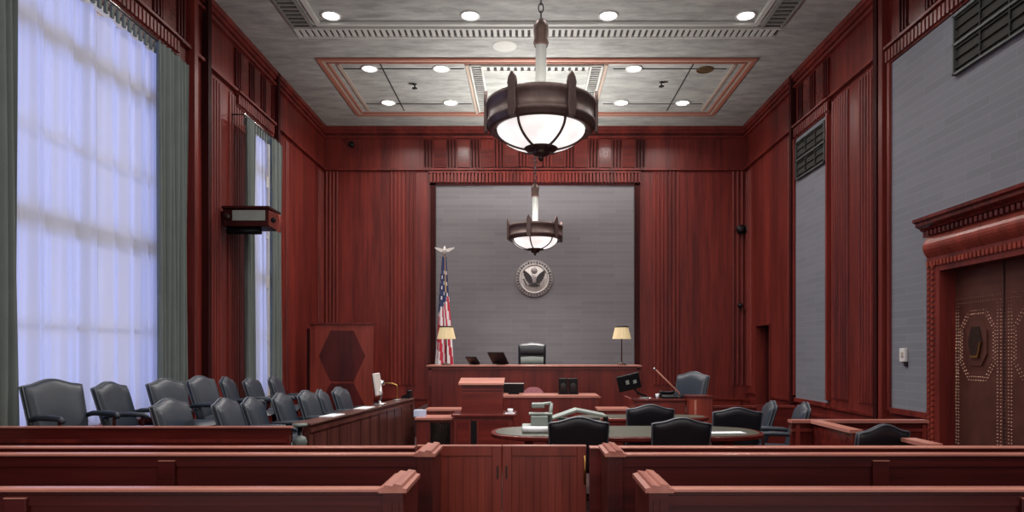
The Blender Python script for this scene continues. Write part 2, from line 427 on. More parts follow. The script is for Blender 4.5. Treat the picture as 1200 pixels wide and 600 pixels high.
# ------------------------------------------------------------------ recessed ceiling lights
def downlight(lab):
    t = thing('ceiling_light', lab, 'ceiling light')
    MB().lathe([(.14, 0), (.175, 0), (.175, -.018), (.15, -.022), (.14, -.012)], n=28).build('trim_ring', 'white', t)
    MB().lathe([(.001, -.008), (.142, -.008)], n=28).build('diffuser', 'lamp_on', t)
    return t
dl = [(388, 18, 11.63, 'in the front row, leftmost, near the left moulding corner'), (551, 18, 11.63, 'in the front row, just left of the near chandelier chain'),
      (713, 18, 11.63, 'in the front row, just right of the near chandelier chain'), (874, 18, 11.63, 'in the front row, rightmost, near the right moulding corner'),
      (433, 80, 13.8, 'inside the red frame, front corner on the left'), (517, 80, 13.8, 'inside the red frame, front row, beside the left sprinkler'),
      (743, 81, 13.8, 'inside the red frame, front row, beside the right sprinkler'), (826, 81.5, 13.86, 'unlit brass'),
      (455, 120, 15.68, 'inside the red frame, back corner on the left'), (528, 120, 15.68, 'inside the red frame, back row, left of the centre panel'),
      (728, 120, 15.68, 'inside the red frame, back row, right of the centre panel'), (800, 121, 15.7, 'inside the red frame, back corner on the right')]
proto = None
for x, y, Y, where in dl:
    lab = 'lit round ceiling light ' + where
    if proto is None: o = proto = downlight(lab)
    else: o = dup(proto, label=lab)
    o.location = (px(x, Y), Y, ZC); o['group'] = 'recessed ceiling lights'
    if 'unlit' in where:
        o['label'] = 'dark unlit brass recessed light inside the red frame, front corner on the right'
        for c in o.children:
            if c.name.startswith(('diffuser', 'trim_ring')): c.data = c.data.copy(); c.data.materials[0] = M['lamp_off']
    else: lamp('downlight_lamp', 'AREA', (px(x, Y), Y, ZC-.06), DOWNLIGHT_W, (1, .93, .88), size=.26, spread=R(150))
for xx in (-3.45, -1.03, 1.38, 3.78):            # the coffer over the public seats carries the same lamps
    for Y in (8.2, 4.6, 1.0): lamp('downlight_lamp', 'AREA', (xx, Y, ZC-.06), DOWNLIGHT_W*.8, (1, .93, .88), size=.26, spread=R(150))
t = MB().lathe([(.001, -.02), (.06, -.022), (.13, -.02), (.2, -.012), (.23, -.01), (.24, 0)], n=28)
tag(t.build('ceiling_speaker', 'grey_mould', loc=(px(591, 12.8), 12.8, ZC)), 'round pale grey speaker grille in ceiling between moulding and red frame', 'speaker')
def sprinkler(x, Y, lab):
    t = thing('sprinkler_head', lab, 'sprinkler', (x, Y, ZC), group='ceiling sprinklers')
    MB().lathe([(.001, 0), (.05, 0), (.04, -.02), (.015, -.03), (.015, -.09), (.001, -.09)], n=12).build('pipe', 'dark_metal', t)
    MB().lathe([(.001, -.09), (.06, -.09), (.06, -.1), (.001, -.1)], n=12).build('deflector', 'dark_metal', t)
sprinkler(px(486, 14.6), 14.6, 'small dark sprinkler head on ceiling left of the chandelier')
sprinkler(px(775, 14.5), 14.5, 'small dark sprinkler head on ceiling right of the chandelier')

# ------------------------------------------------------------------ chandeliers (origin on ceiling axis, z absolute)
def chandelier(lab):
    t = thing('chandelier', lab, 'chandelier', group='bowl chandeliers')
    ring = [(.50, 4.17), (.57, 4.15), (.60, 4.17), (.60, 4.20), (.615, 4.21), (.615, 4.25), (.60, 4.26), (.605, 4.40), (.625, 4.42), (.625, 4.46), (.60, 4.48), (.57, 4.46), (.565, 4.24), (.50, 4.22), (.50, 4.17)]
    MB().lathe(ring, n=48).build('ring', 'ironring', t)
    bowl = [(.50, 4.19)] + [(.50*math.cos(a), 4.18-.235*math.sin(a)) for a in [PI/2*k/10 for k in range(1, 10)]] + [(.02, 3.945)]
    bo = MB().lathe(bowl, n=48).build('bowl', 'bowl', t)
    rm = MB()
    for k in range(6):
        a = R(90)+R(30)+k*PI/3
        pts = [((.505*math.cos(b))*math.cos(a), (.505*math.cos(b))*math.sin(a), 4.18-.24*math.sin(b)) for b in [PI/2*.84*q/10 for q in range(11)]]
        MB().tube(pts, .016, 6).build('rib', 'ironring', t)
        s = MB(); d = Vector((math.cos(a), math.sin(a), 0)); sd = Vector((-d.y, d.x, 0))
        s.T = Matrix(((sd.x, d.x, 0, d.x*.635), (sd.y, d.y, 0, d.y*.635), (0, 0, 1, 0), (0, 0, 0, 1)))
        pr = [(-.035, 4.14), (.035, 4.14), (.052, 4.22), (.045, 4.44), (.055, 4.50), (.042, 4.56), (.0, 4.62), (-.042, 4.56), (-.055, 4.50), (-.045, 4.44), (-.052, 4.22)]
        s.prism(pr, lambda p, q, u: (p, u, q), -.03, .01)
        s.build('finial_arm', 'ironring', t, bevel=.008)
    MB().lathe([(.001, 3.815), (.02, 3.825), (.035, 3.85), (.02, 3.87), (.08, 3.885), (.10, 3.91), (.085, 3.925), (.17, 3.94), (.195, 3.96), (.18, 3.975), (.1, 3.985)], n=24).build('bottom_finial', 'bronze', t)
    st_ = MB(); st_.lathe([(.065, 4.3), (.072, 4.32), (.062, 4.36), (.062, 5.12), (.075, 5.14)], n=20); st_.build('stem', 'ironstem', t)
    MB().lathe([(.075, 5.12), (.09, 5.16), (.078, 5.2), (.09, 5.3), (.085, 5.36), (.055, 5.4), (.03, 5.43), (.001, 5.44)], n=16).build('stem_cap', 'bronze', t)
    for k in range(3):
        a = R(30)+k*2*PI/3
        MB().tube([(.05*math.cos(a), .05*math.sin(a), 4.4), (.58*math.cos(a), .58*math.sin(a), 4.38)], .012, 6).build('spoke', 'ironring', t)
    ch = MB(); z = 5.42; k = 0
    while z < ZC-.12:
        lk = []
        for q in range(13):
            a = 2*PI*q/12; u = .028*math.cos(a); v = .055*math.sin(a)
            lk.append((u, 0, z+.05+v) if k % 2 else (0, u, z+.05+v))
        ch.tube(lk, .008, 5, cap=False); z += .088; k += 1
    ch.build('chain', 'dark_metal', t)
    MB().lathe([(.001, ZC-.10), (.05, ZC-.09), (.13, ZC-.03), (.14, ZC), (.001, ZC)], n=20).build('canopy', 'bronze', t)
    return t
M['ironstem'] = plain('silvery_stem', srgb(70, 70, 67), .5, .3)
c1 = chandelier('large bronze bowl chandelier hanging nearest on a chain, lit white'); c1.location = (XC-.01, 7.55, 0)
c2 = dup(c1, (XC-.01, 14.9, 0), R(17), 'smaller looking bowl chandelier hanging over the judge bench, in front of grey panel')
for Y in (7.55, 14.9):
    lamp('bowl_lamp', 'AREA', (XC-.01, Y, 4.44), CHAND_UP*(.85 if Y < 10 else 1.5), (1, .96, .93), rot=(PI, 0, 0), size=.95, spread=R(160))
    lamp('bowl_downlight', 'AREA', (XC-.01, Y, 3.78), CHAND_W, (1, .93, .9), size=.5, spread=R(160))

# ------------------------------------------------------------------ curtains
def drape(lab, y0, y1, xc, z0, z1, folds, grp, amp=.055, pinch=0):
    m = MB()
    n = folds*10
    def fn(th):
        def g(u, v):
            yy = y0+(y1-y0)*u
            if pinch: yy = yy+(pinch*(1-v)*(u-.5))
            return (xc+th+amp*math.sin(2*PI*folds*u+.6*math.sin(5*u+v*2))*(1-.35*v)+.015*math.sin(17*u+3*v), yy, z0+(z1-z0)*v)
        return g
    m.grid(fn(.006), n, 16); m.grid(fn(-.006), n, 16)
    return tag(m.build('curtain', 'drape', fix=False), lab, 'curtain', grp)
def sheer_c(lab, y0, y1, xc, z0, z1, folds):
    rnd = [random.uniform(0, 6) for _ in range(6)]
    def g(u, v):
        s = math.sin(2*PI*folds*u+rnd[0]+2.2*math.sin(7*u+rnd[1])+.5*v)+.45*math.sin(2*PI*folds*2.3*u+rnd[2]+v)+.2*math.sin(2*PI*folds*5.1*u+rnd[4])
        return (xc+.075*s*(1-.45*v)+.03*math.sin(9*u+rnd[3]), y0+(y1-y0)*u, z0+(z1-z0)*v)
    return tag(MB().grid(g, int(folds*40), 10).build('sheer_curtain', 'sheer', fix=False), lab, 'sheer curtain', 'sheer curtains')
sheer_c('wide translucent blue-white sheer curtain covering the large window', 6.4, 9.4, -5.24, .78, 5.80, 8)
sheer_c('narrow translucent sheer curtain covering the far window', 12.3, 13.3, -5.22, .78, 5.80, 4)
drape('grey-green curtain at the near side of the large window, cut by frame', 5.9, 6.6, -5.1, .5, 5.9, 6, 'grey drapes', pinch=.15)
drape('grey-green curtain beside the large window, hanging by the reeded pilaster', 9.06, 9.84, -5.06, .5, 5.9, 7, 'grey drapes')
drape('slim grey curtain on the near side of the far window', 11.95, 12.3, -5.08, .5, 5.88, 4, 'grey drapes', .045)
drape('slim grey curtain on the far side of the far window', 13.1, 13.62, -5.08, .5, 5.88, 5, 'grey drapes', .045)
def rod(lab, y0, y1, z):
    t = thing('curtain_rod', lab, 'curtain rod', (-5.12, y0, z), group='curtain rods')
    MB().tube([(0, 0, 0), (0, y1-y0, 0)], .022, 8).build('pole', 'chrome', t)
    for y in (0.02, (y1-y0)/2, y1-y0-.02):
        MB().tube([(0, y, 0), (-.24, y, .0)], .012, 6).build('bracket', 'dark_metal', t)
    m = MB(); y = .05
    while y < y1-y0: m.box(-.03, .0, y, y+.05, -.17, -.02); y += .12
    o = m.build('curtain_pleats', 'drape', t)
rod('chrome curtain rod over the large window', 6.2, 9.9, 5.94)
rod('short curtain rod over the far window', 11.95, 13.65, 5.93)

# ------------------------------------------------------------------ chairs (face +X at rz 0)
def padded_back(w0=.28, w1=.30, z0=.42, h=.55, hump=.055, th=.05, tilt=.27, bulge=.018):
    m = MB(); nu, nv = 18, 12
    def ztop(u): return h-.012*abs(u)**8+hump*(.5+.5*math.cos(PI*min(1, abs(u)/.82)))
    def g(side):
        def f(a, b):
            u = -1+2*a; v = b; wv = w0+(w1-w0)*v
            e = max(0, 1-abs(u)**8)*max(0, 1-(2*v-1)**10)
            t = th*(.45+.55*e**.5)
            z = z0+v*(ztop(u))
            x = -.22-tilt*(v*h)+side*t+(bulge*(1-u*u)*math.sin(PI*min(1, v*1.05))*(side > 0))+.03*u*u*(side > 0)*e+.02*u*u
            return (x, wv*u, z)
        return f
    m.grid(g(1), nu, nv); k = len(m.v); m.grid(g(-1), nu, nv)
    bd = [(i, 0) for i in range(nu)]+[(nu, j) for j in range(nv)]+[(nu-i, nv) for i in range(nu)]+[(0, nv-j) for j in range(nv)]
    idx = [i*(nv+1)+j for i, j in bd]
    for q in range(len(idx)):
        a, b = idx[q], idx[(q+1) % len(idx)]
        m.f.append([a, b, b+k, a+k]); m.mi.append(0); m.sm.append(True)
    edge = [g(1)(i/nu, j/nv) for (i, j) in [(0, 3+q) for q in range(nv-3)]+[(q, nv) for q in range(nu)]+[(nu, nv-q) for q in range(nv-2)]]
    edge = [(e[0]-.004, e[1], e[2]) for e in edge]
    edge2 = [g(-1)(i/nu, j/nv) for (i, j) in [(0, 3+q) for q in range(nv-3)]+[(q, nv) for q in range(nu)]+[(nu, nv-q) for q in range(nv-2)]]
    return m, edge, edge2
def swivel_chair(lab, leather='leather', cat='chair'):
    t = thing('swivel_chair', lab, cat)
    bk, e1, e2 = padded_back()
    bo = bk.build('backrest', leather, t)
    pm = MB(); pm.tube(e1, .008, 5); pm.tube(e2, .009, 5); pm.build('sheen_piping', 'sheen_piping', bo)
    s = MB()
    def sg(top):
        def f(a, b):
            u = -1+2*a; v = -1+2*b
            e = (max(0, 1-u**6)*max(0, 1-v**6))**.5
            return (.03+.27*u, .27*v, .43+(.055*e if top else -.035*e))
        return f
    s.grid(sg(1), 10, 10); s.grid(sg(0), 10, 10); s.build('seat', leather, t)
    for q in (-1, 1):
        am = MB(); am.tube([(-.24, q*.285, .63), (-.15, q*.29, .655), (.05, q*.29, .66), (.19, q*.29, .655), (.23, q*.285, .62)], [.024, .028, .03, .03, .022], 8)
        ao = am.build('armrest', leather, t)
        MB().tube([(.17, q*.285, .64), (.17, q*.285, .5), (.10, q*.26, .41)], .018, 6).build('arm_support', 'wood_dark', ao)
    MB().tube([(0, 0, .40), (0, 0, .1)], .03, 10).build('column', 'dark_metal', t)
    for k in range(5):
        a = 2*PI*k/5+.3
        l = MB().tube([(0, 0, .13), (.27*math.cos(a), .27*math.sin(a), .075)], [.028, .018], 6).build('base_leg', 'wood_dark', t)
        c = MB(); c.T = Matrix.Translation((.27*math.cos(a), .27*math.sin(a), .03)) @ Matrix.Rotation(a, 4, 'Z') @ Matrix.Rotation(PI/2, 4, 'X')
        c.lathe([(.001, -.015), (.03, -.015), (.03, .015), (.001, .015)], n=10); c.build('caster', 'black', l)
    return t
PLAT = .2; PLAT2 = .36
st(B(XL+.14, -2.25, 6.36, 10.9, 0, PLAT).build('trim_90', 'carpet')); st(B(XL+.14, -3.78, 6.36, 11.6, PLAT, PLAT2).build('trim_91', 'carpet'))
jc = None
back_row = [(60, 6.85, 445, -20, 'in the back row, nearest the camera, against the sheer curtain'), (127, 7.5, 448, 2, 'in the back row, second from the camera'),
            (193, 8.2, 444, -10, 'in the back row, before the curtain beside the large window'), (234, 8.9, 441, -4, 'in the back row, backed by the reeded pilaster'),
            (264, 9.58, 442, 12, 'in the back row, turned away, right of the pilaster chair'), (293, 10.2, 443, 4, 'in the back row, before the curtain of the far window'),
            (320, 10.85, 441, 8, 'in the back row, farthest, in front of the far window')]
front_row = [(197, 6.74, 468, -2, 'in the front row, nearest, behind the jury box front panel'), (262, 7.12, 467, 4, 'in the front row, second from the camera'),
             (293, 7.72, 466, 6, 'in the front row, third, overlapping its left neighbour'), (328, 8.33, 461, 4, 'in the front row, fourth, beside the angled jury rail'),
             (358, 8.9, 458, 0, 'in the front row, fifth, against the side rail ledge'), (375, 9.46, 457, 8, 'in the front row, sixth, narrow and turned'),
             (397, 10.15, 454, -2, 'in the front row, farthest, before the inlaid wooden screen')]
for row, zp, nm in ((back_row, PLAT2, 'jury back row chairs'), (front_row, PLAT, 'jury front row chairs')):
    for x, Y, yt, rz, lab in row:
        lab = 'charcoal leather jury chair '+lab
        zt = pz(yt, Y); X = px(x, Y)
        if jc is None: o = jc = swivel_chair(lab); o['category'] = 'chair'
        else: o = dup(jc, label=lab)
        o.location = (X+.36*math.cos(R(rz)), Y+.36*math.sin(R(rz)), zp); o.rotation_euler.z = R(rz); o['group'] = nm
        s = (zt-zp)/1.02
        o.scale = (1, 1, s)
# dark table chairs seen from behind
dc = swivel_chair('black leather chair pushed up to the near table, left one', 'leather_dark')
dc['group'] = 'counsel table chairs'
def put(o, x, Y, yt, rz, lab, grp='counsel table chairs', z=0, s=1.0, dy=.34):
    o['label'] = lab; o['group'] = grp
    o.location = (px(x, Y)+dy*math.cos(R(rz)), Y+dy*math.sin(R(rz)), z); o.rotation_euler.z = R(rz)
    o.scale = (s, s, (pz(yt, Y)-z)/1.02)
    return o
put(dc, 678, 6.80, 489, 90, 'black leather chair at the near table, back to the gate, directly before the projector')
dc.scale.x = dc.scale.y = 1.02
put(dup(dc), 798.5, 6.85, 490, 88, 'black leather chair at the near table, to the right, back towards the bar')
put(dup(dc), 762, 8.5, 474.5, 90, 'black leather chair between the two tables, left one, in front of the witness stand')
put(dup(dc), 864, 8.35, 478, 86, 'black leather chair between the two tables, right one, near the table end with papers')
put(dup(jc), 903, 9.3, 470, 170, 'blue-grey leather chair in profile facing left, right of the tables', 'side chairs at right')
put(dup(jc), 941, 8.3, 472, 168, 'charcoal armchair facing left just behind the low wooden partition', 'side chairs at right')
put(dup(dc), 1026, 5.6, 497, 104, 'black chair behind the bar at right, near the bronze door', 'side chairs at right', s=.82, dy=.2)
put(dup(jc), 812, 10.7, 436, 218, 'blue-grey leather witness chair facing left behind the witness stand', 'witness seating', z=.3, s=1.0)

# ------------------------------------------------------------------ counsel tables
def boat_table(lab, x0, x1, y0, y1, zt, grp):
    t = thing('conference_table', lab, 'table', ((x0+x1)/2, (y0+y1)/2, 0), group=grp)
    L, Wd = (x1-x0)/2, (y1-y0)/2; n = 48
    def ol(k): return [(math.copysign(abs(math.cos(a))**.45*(L-k), math.cos(a)), math.copysign(abs(math.sin(a))**.75*(Wd-k), math.sin(a))) for a in [2*PI*(i+.5)/n for i in range(n)]]
    MB().prism(ol(0), lambda p, q, u: (p, q, u), zt-.05, zt-.004).build('table_edge', 'wood_x', t, bevel=.01)
    MB().prism(ol(.05), lambda p, q, u: (p, q, u), zt-.01, zt).build('table_top', 'tabletop', t)
    MB().prism([(p*.93, q*.86) for p, q in ol(0)], lambda p, q, u: (p, q, u), zt-.065, zt-.05).build('apron', 'wood_x', t)
    for q in (-1, 1):
        m = B(q*L*.72-.05, q*L*.72+.05, -Wd*.5, Wd*.5, .08, zt-.065); m.build('pedestal', 'wood_x', t, bevel=.01)
        B(q*L*.72-.09, q*L*.72+.09, -Wd*.75, Wd*.75, 0, .08).build('foot', 'wood_x', t, bevel=.01)
    return t
boat_table('near wooden table with grey-green top carrying projector and papers', -.43, 2.62, 6.98, 8.12, .76, 'counsel tables')
boat_table('far wooden table behind the first, mostly hidden by chairs', .62, 2.5, 9.0, 9.62, .76, 'counsel tables')
# equipment on the near table
t = thing('document_camera', 'grey-green document camera with arm standing on the near table', 'document camera', (px(632, 7.7), 7.7, .76))
B(-.2, .16, -.18, .18, .0, .05).build('base', 'greyplastic', t, bevel=.01)
B(-.10, .10, -.08, .1, .05, .16).build('control_box', 'greyplastic', t, bevel=.01)
MB().tube([(.12, .05, .05), (.14, .05, .3)], .022, 8).build('column', 'greyplastic', t)
MB().box(-.12, .15, -.06, .1, .17, .19).build('shelf_plate', 'greyplastic', t, bevel=.004)
MB().tube([(.14, .05, .3), (.02, .03, .29)], .018, 8).build('arm', 'greyplastic', t)
MB().box(-.09, .06, -.05, .08, .25, .305).build('camera_head', 'greyplastic', t, bevel=.012)
t = thing('paper_roll', 'white rolled paper lying before the document camera', 'paper', (px(627, 7.35), 7.35, .76))
MB().tube([(-.14, 0, .036), (.14, 0, .036)], .036, 16).build('roll', 'paper', t)
MB().tube([(-.145, 0, .036), (-.14, 0, .036)], .016, 12).build('roll_core', 'greyplastic', t)
t = thing('overhead_projector', 'large grey-green projector with slanted lid on the near table', 'projector', (px(678, 7.55), 7.55, .76))
MB().box(-.27, .27, -.2, .2, 0, .06).build('base', 'greyplastic', t, bevel=.012)
MB().box(-.22, .25, -.16, .16, .06, .14).build('body', 'greyplastic', t, bevel=.02)
m = MB(); m.prism([(-.3, .16), (-.03, .255), (.3, .19), (.3, .165), (-.03, .225), (-.3, .135)], lambda p, q, u: (p, u, q), -.15, .15); m.build('lid', 'greyplastic', t, bevel=.005)
MB().tube([(-.2, .1, .12), (-.24, .1, .16)], .02, 8).build('lid_hinge', 'dark_metal', t)
m = MB(); m.box(.28, .33, -.05, .03, 0, .17); m.build('side_handle', 'black', t, bevel=.01)
def papers(x, y, z, w, h, rz, lab):
    o = MB().box(-w/2, w/2, -h/2, h/2, 0, .006).build('paper_sheet', 'paper', loc=(x, y, z)); o.rotation_euler.z = rz
    return tag(o, lab, 'paper')
papers(2.15, 7.35, .761, .45, .16, .1, 'white papers lying on the tapered end of the near table')
papers(.62, 7.95, .761, .3, .2, -.2, 'loose white sheet on the near table behind the projector')

# ------------------------------------------------------------------ pews (public seating)
def pew(lab, x0, x1, Y, inner, postx):
    t = thing('pew', lab, 'bench', (0, Y, 0), group='public pews')
    H = .975
    B(x0, x1, .0, .035, .12, H-.017).build('back_panel', 'wood_pew', t)
    m = MB(); m.prism([(-.03, H-.017), (-.03, H-.005), (-.02, H), (.032, H), (.036, H-.005), (.036, H-.017)], lambda p, q, u: (u, p, q), x0, x1)
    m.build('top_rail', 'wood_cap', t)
    m = MB(); m.box(x0, x1, -.012, 0, H-.09, H-.04); m.box(x0, x1, -.012, 0, .12, .26)
    m.build('back_frame', 'wood_pew', t)
    B(x0, x1, .03, .44, .41, .45).build('seat', 'wood_pew', t, bevel=.008)
    for p in postx: 
        B(p-.055, p+.055, -.03, 0, .0, H-.05).build('post', 'wood_pew', t, bevel=.004)
        B(p-.055, p+.055, -.034, 0, H-.052, H-.046).build('post_cap', 'wood_cap', t)
    for xe in (x0, x1):
        s = -1 if xe == x0 else 1
        a, b = (xe-.0, xe+.1) if s > 0 else (xe-.1, xe)
        m = MB(); m.box(a, b, -.03, .40, 0, H-.02); 
        for q in (.02, .055): m.box(a+(q if s < 0 else .1-q-.012), a+(q if s < 0 else .1-q-.012)+.012, -.036, .406, .05, H-.06)
        e = m.build('end_panel', 'wood_pew', t)
        m = MB(); a -= .02; b += .02; w_ = b-a
        pr = [(a, H-.02), (a, H+.002), (a+w_*.18, H+.008), (a+w_*.22, H+.02), (a+w_*.5, H+.014), (a+w_*.55, H+.026), (a+w_*.82, H+.02), (a+w_*.86, H+.004), (b, H), (b, H-.02)]
        m.prism(pr, lambda p, q, u: (p, u, q), -.045, .37); m.build('end_cap', 'wood_lit_cap_y', e)
    return t
pew('dark wooden pew back in the nearest row, left of the aisle', -4.9, -.725, 3.33, 1, [-2.55])
pew('dark wooden pew back in the nearest row, right of the aisle', .695, 4.9, 3.33, -1, [2.5])
pew('dark wooden pew in the second row, left of the aisle, before the bar', -5.1, -.745, 4.47, 1, [-2.42])
pew('dark wooden pew in the second row, right of the aisle, before the bar', .625, 5.4, 4.47, -1, [2.35])

# ------------------------------------------------------------------ the bar and its gates
def bar(lab, x0, x1):
    t = thing('bar_rail', lab, 'railing', (0, 5.0, 0), group='bar rails')
    H = .942
    B(x0, x1, 0, .05, .1, H-.013).build('panel', 'wood_x', t)
    B(x0, x1, -.02, .08, 0, .1).build('plinth', 'wood_x', t)
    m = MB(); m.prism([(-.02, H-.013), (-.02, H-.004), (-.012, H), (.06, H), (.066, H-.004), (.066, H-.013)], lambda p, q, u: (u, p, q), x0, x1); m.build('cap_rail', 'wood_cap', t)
    m = MB(); x = x0+.1
    while x+.9 < x1: m.box(x, x+.9, -.012, 0, .78, .80); m.box(x, x+.02, -.012, 0, .2, .78); m.box(x+.88, x+.9, -.012, 0, .2, .78); m.box(x, x+.9, -.012, 0, .18, .2); x += 1.05
    m.build('panel_moulding', 'wood', t)
    return t
bar('left wooden bar rail running from the wall to the gate', -5.2, -.86)
bar('right wooden bar rail running from the gate towards the bronze door', .455, 5.3)
def gate(lab, x0, x1, hinge):
    t = thing('bar_gate', lab, 'gate', (0, 5.0, 0), group='bar gates')
    H = .942; w_ = x1-x0
    m = MB(); m.box(x0, x0+.07, 0, .045, .08, H); m.box(x1-.07, x1, 0, .045, .08, H); m.box(x0+.07, x1-.07, 0, .045, H-.07, H); m.box(x0+.07, x1-.07, 0, .045, .08, .2)
    m.build('gate_frame', 'wood_gate', t, bevel=.004)
    m = MB(); n = 9
    for k in range(n): a = x0+.07+(w_-.14)*k/n; m.box(a+.001, a+(w_-.14)/n-.001, .012, .03, .2, H-.07)
    m.box(x0+.05, x1-.05, .025, .04, .15, H-.05); m.build('gate_panel', 'wood_gate', t)
    B(x0, x1, -.004, .05, H, H+.008).build('gate_cap', 'wood_cap', t)
    for z in (.66, .2):
        hx = x1-.012 if hinge > 0 else x0+.012
        MB().tube([(hx, -.014, z), (hx, -.014, z+.22)], .009, 8).build('hinge', 'brass', t)
    q = x0+.03 if hinge > 0 else x1-.03
    B(q-.007, q+.007, -.006, 0, .70, .80).build('push_plate', 'bronze', t)
    return t
gate('left leaf of the swinging wooden gate in the aisle', -.845, -.207, -1)
gate('right leaf of the swinging wooden gate, long brass hinge at its edge', -.2, .43, 1)

# ------------------------------------------------------------------ jury box partitions
t = thing('jury_partition', 'low red wooden front panel of the jury box at left', 'partition', (0, 6.28, 0))
B(-5.2, px(339, 6.28), 0, .05, 0, .937).build('panel', 'wood_x', t)
B(-5.2, px(340, 6.25), -.02, .06, .937, .95).build('cap_rail', 'wood_cap', t)
B(-5.2, px(339, 6.28)-.02, -.015, 0, .80, .83).build('panel_moulding', 'wood', t)
a = Vector((-2.165, 6.56)); b = Vector((-1.79, 10.15)); d = b-a; L = d.length; ang = math.atan2(d.y, d.x)
t = thing('jury_partition', 'angled panelled wooden side rail of the jury box with wide ledge', 'partition', (a.x, a.y, 0), ang)
B(0, L, 0, .06, 0, .93).build('panel', 'wood_brown', t)
B(-.02, L+.05, -.03, .17, .935, .955).build('ledge', 'wood_ledge', t, bevel=.004)
m = MB(); k = 0; x = .1
while x < L-.3: m.box(x, x+.03, -.008, 0, .1, .88); x += .33
m.box(0, L, -.018, 0, .86, .9); m.build('stiles', 'wood_brown', t)
B(L-.03, L+.06, -.03, .09, 0, .93).build('end_post', 'wood_brown', t)
rail_T = Matrix.Translation((a.x, a.y, 0)) @ Matrix.Rotation(ang, 4, 'Z')
def on_rail(u, q=.1): p = rail_T @ Vector((u, min(q, .075), 0)); return (p.x, p.y, .955)
# things on the ledge
t = thing('monitor', 'small silver monitor seen edge-on standing on the jury rail ledge', 'monitor', on_rail(2.35, .12), R(92))
MB().lathe([(.001, 0), (.09, 0), (.085, .015), (.02, .025), (.02, .06)], n=20).build('stand_base', 'chrome', t)
MB().tube([(0, 0, .03), (.0, -.02, .12), (.0, -.0, .24)], .013, 8).build('stand_neck', 'chrome', t)
m = MB(); m.T = Matrix.Translation((0, .03, .26)) @ Matrix.Rotation(R(-8), 4, 'X'); m.box(-.17, .17, -.02, .02, -.14, .16); m.build('screen_housing', 'silver', t, bevel=.012)
m = MB(); m.T = Matrix.Translation((0, .055, .26)) @ Matrix.Rotation(R(-8), 4, 'X'); m.box(-.155, .155, -.006, .004, -.125, .145); m.build('screen', 'screen', t)
t = thing('desk_lamp', 'thin curved lamp with silver head on the jury rail ledge', 'lamp', on_rail(3.1, .10), 0)
MB().lathe([(.001, 0), (.06, 0), (.055, .015), (.01, .02)], n=16).build('base', 'chrome', t)
MB().tube([(0, 0, .01), (0.01, 0, .16), (0, 0, .22), (-.06, -.0, .245), (-.18, -.02, .25)], .009, 8).build('arm', 'brass', t)
m = MB(); m.lathe([(.001, .05), (.03, .04), (.055, 0), (.05, -.03), (.001, -.035)], (-.22, -.03, .25), 14); m.build('lamp_head', 'chrome', t)
t = thing('telephone', 'small dark telephone at the far end of the jury rail ledge', 'telephone', on_rail(3.62, .12), ang)
m = MB(); m.prism([(-.07, 0), (.07, 0), (.07, .03), (-.05, .08)], lambda p, q, u: (u, p, q), -.08, .08); m.build('body', 'black', t)
MB().tube([(-.09, -.04, .10), (.09, -.04, .10)], .022, 8).build('handset', 'black', t)
MB().lathe([(.001, .1), (.001, .0), (.03, .0), (.03, .045), (.001, .05)], n=12).build('base_disc', 'dark_metal', t)
for u, lab in ((.75, 'thin white notepad lying at the near end of the jury rail ledge'), (1.75, 'white papers lying on the jury rail ledge beside the monitor')):
    p = on_rail(u, .14); papers(p[0], p[1], p[2]+.001, .34, .16, ang, lab)
# pedestal at the jury box entrance
t = thing('pedestal_stand', 'grey topped pedestal stand with round padded foot in the jury box gap', 'stand', (-2.215, 6.43, 0))
MB().lathe([(.001, .935), (.07, .935), (.07, .96), (.001, .96)], n=20).build('top', 'globe', t)
MB().tube([(0, 0, .0), (0, 0, .935)], .022, 10).build('column', 'black', t)
MB().lathe([(.02, .85), (.055, .83), (.07, .79), (.06, .74), (.03, .71)], n=20).build('padded_ball', 'globe', t)
MB().lathe([(.001, 0), (.08, 0), (.075, .02), (.02, .03)], n=20).build('foot', 'black', t)
# inlaid screen in the far corner
YS = 15.3
t = thing('wooden_screen', 'tall freestanding wooden screen with dark hexagon inlay in far left corner', 'screen', (px(400, YS), YS, 0))
zs = pz(380, YS); hw = (px(437, YS)-px(363, YS))/2
B(-hw, hw, 0, .07, 0, zs).build('board', 'wood_gate', t, bevel=.006)
m = MB(); m.box(-hw-.02, hw+.02, -.03, .1, zs, zs+.04); m.build('top_cap', 'wood', t)
B(-hw-.06, -hw, -.03, .1, 0, zs-.1).build('edge_post', 'wood_dark', t)
def hexa(cx, cz, rx, rz_): return [(cx-rx, cz), (cx-rx*.5, cz-rz_), (cx+rx*.5, cz-rz_), (cx+rx, cz), (cx+rx*.5, cz+rz_), (cx-rx*.5, cz+rz_)]
m = MB(); m.prism(hexa(.02, pz(417, YS), px(427, YS)-px(400, YS), .58), lambda p, q, u: (p, u, q), -.012, 0)
m.prism(hexa(.02, pz(417, YS)-1.15, px(427, YS)-px(400, YS), .52), lambda p, q, u: (p, u, q), -.012, 0); m.build('hexagon_inlay', 'wood_inlay', t)

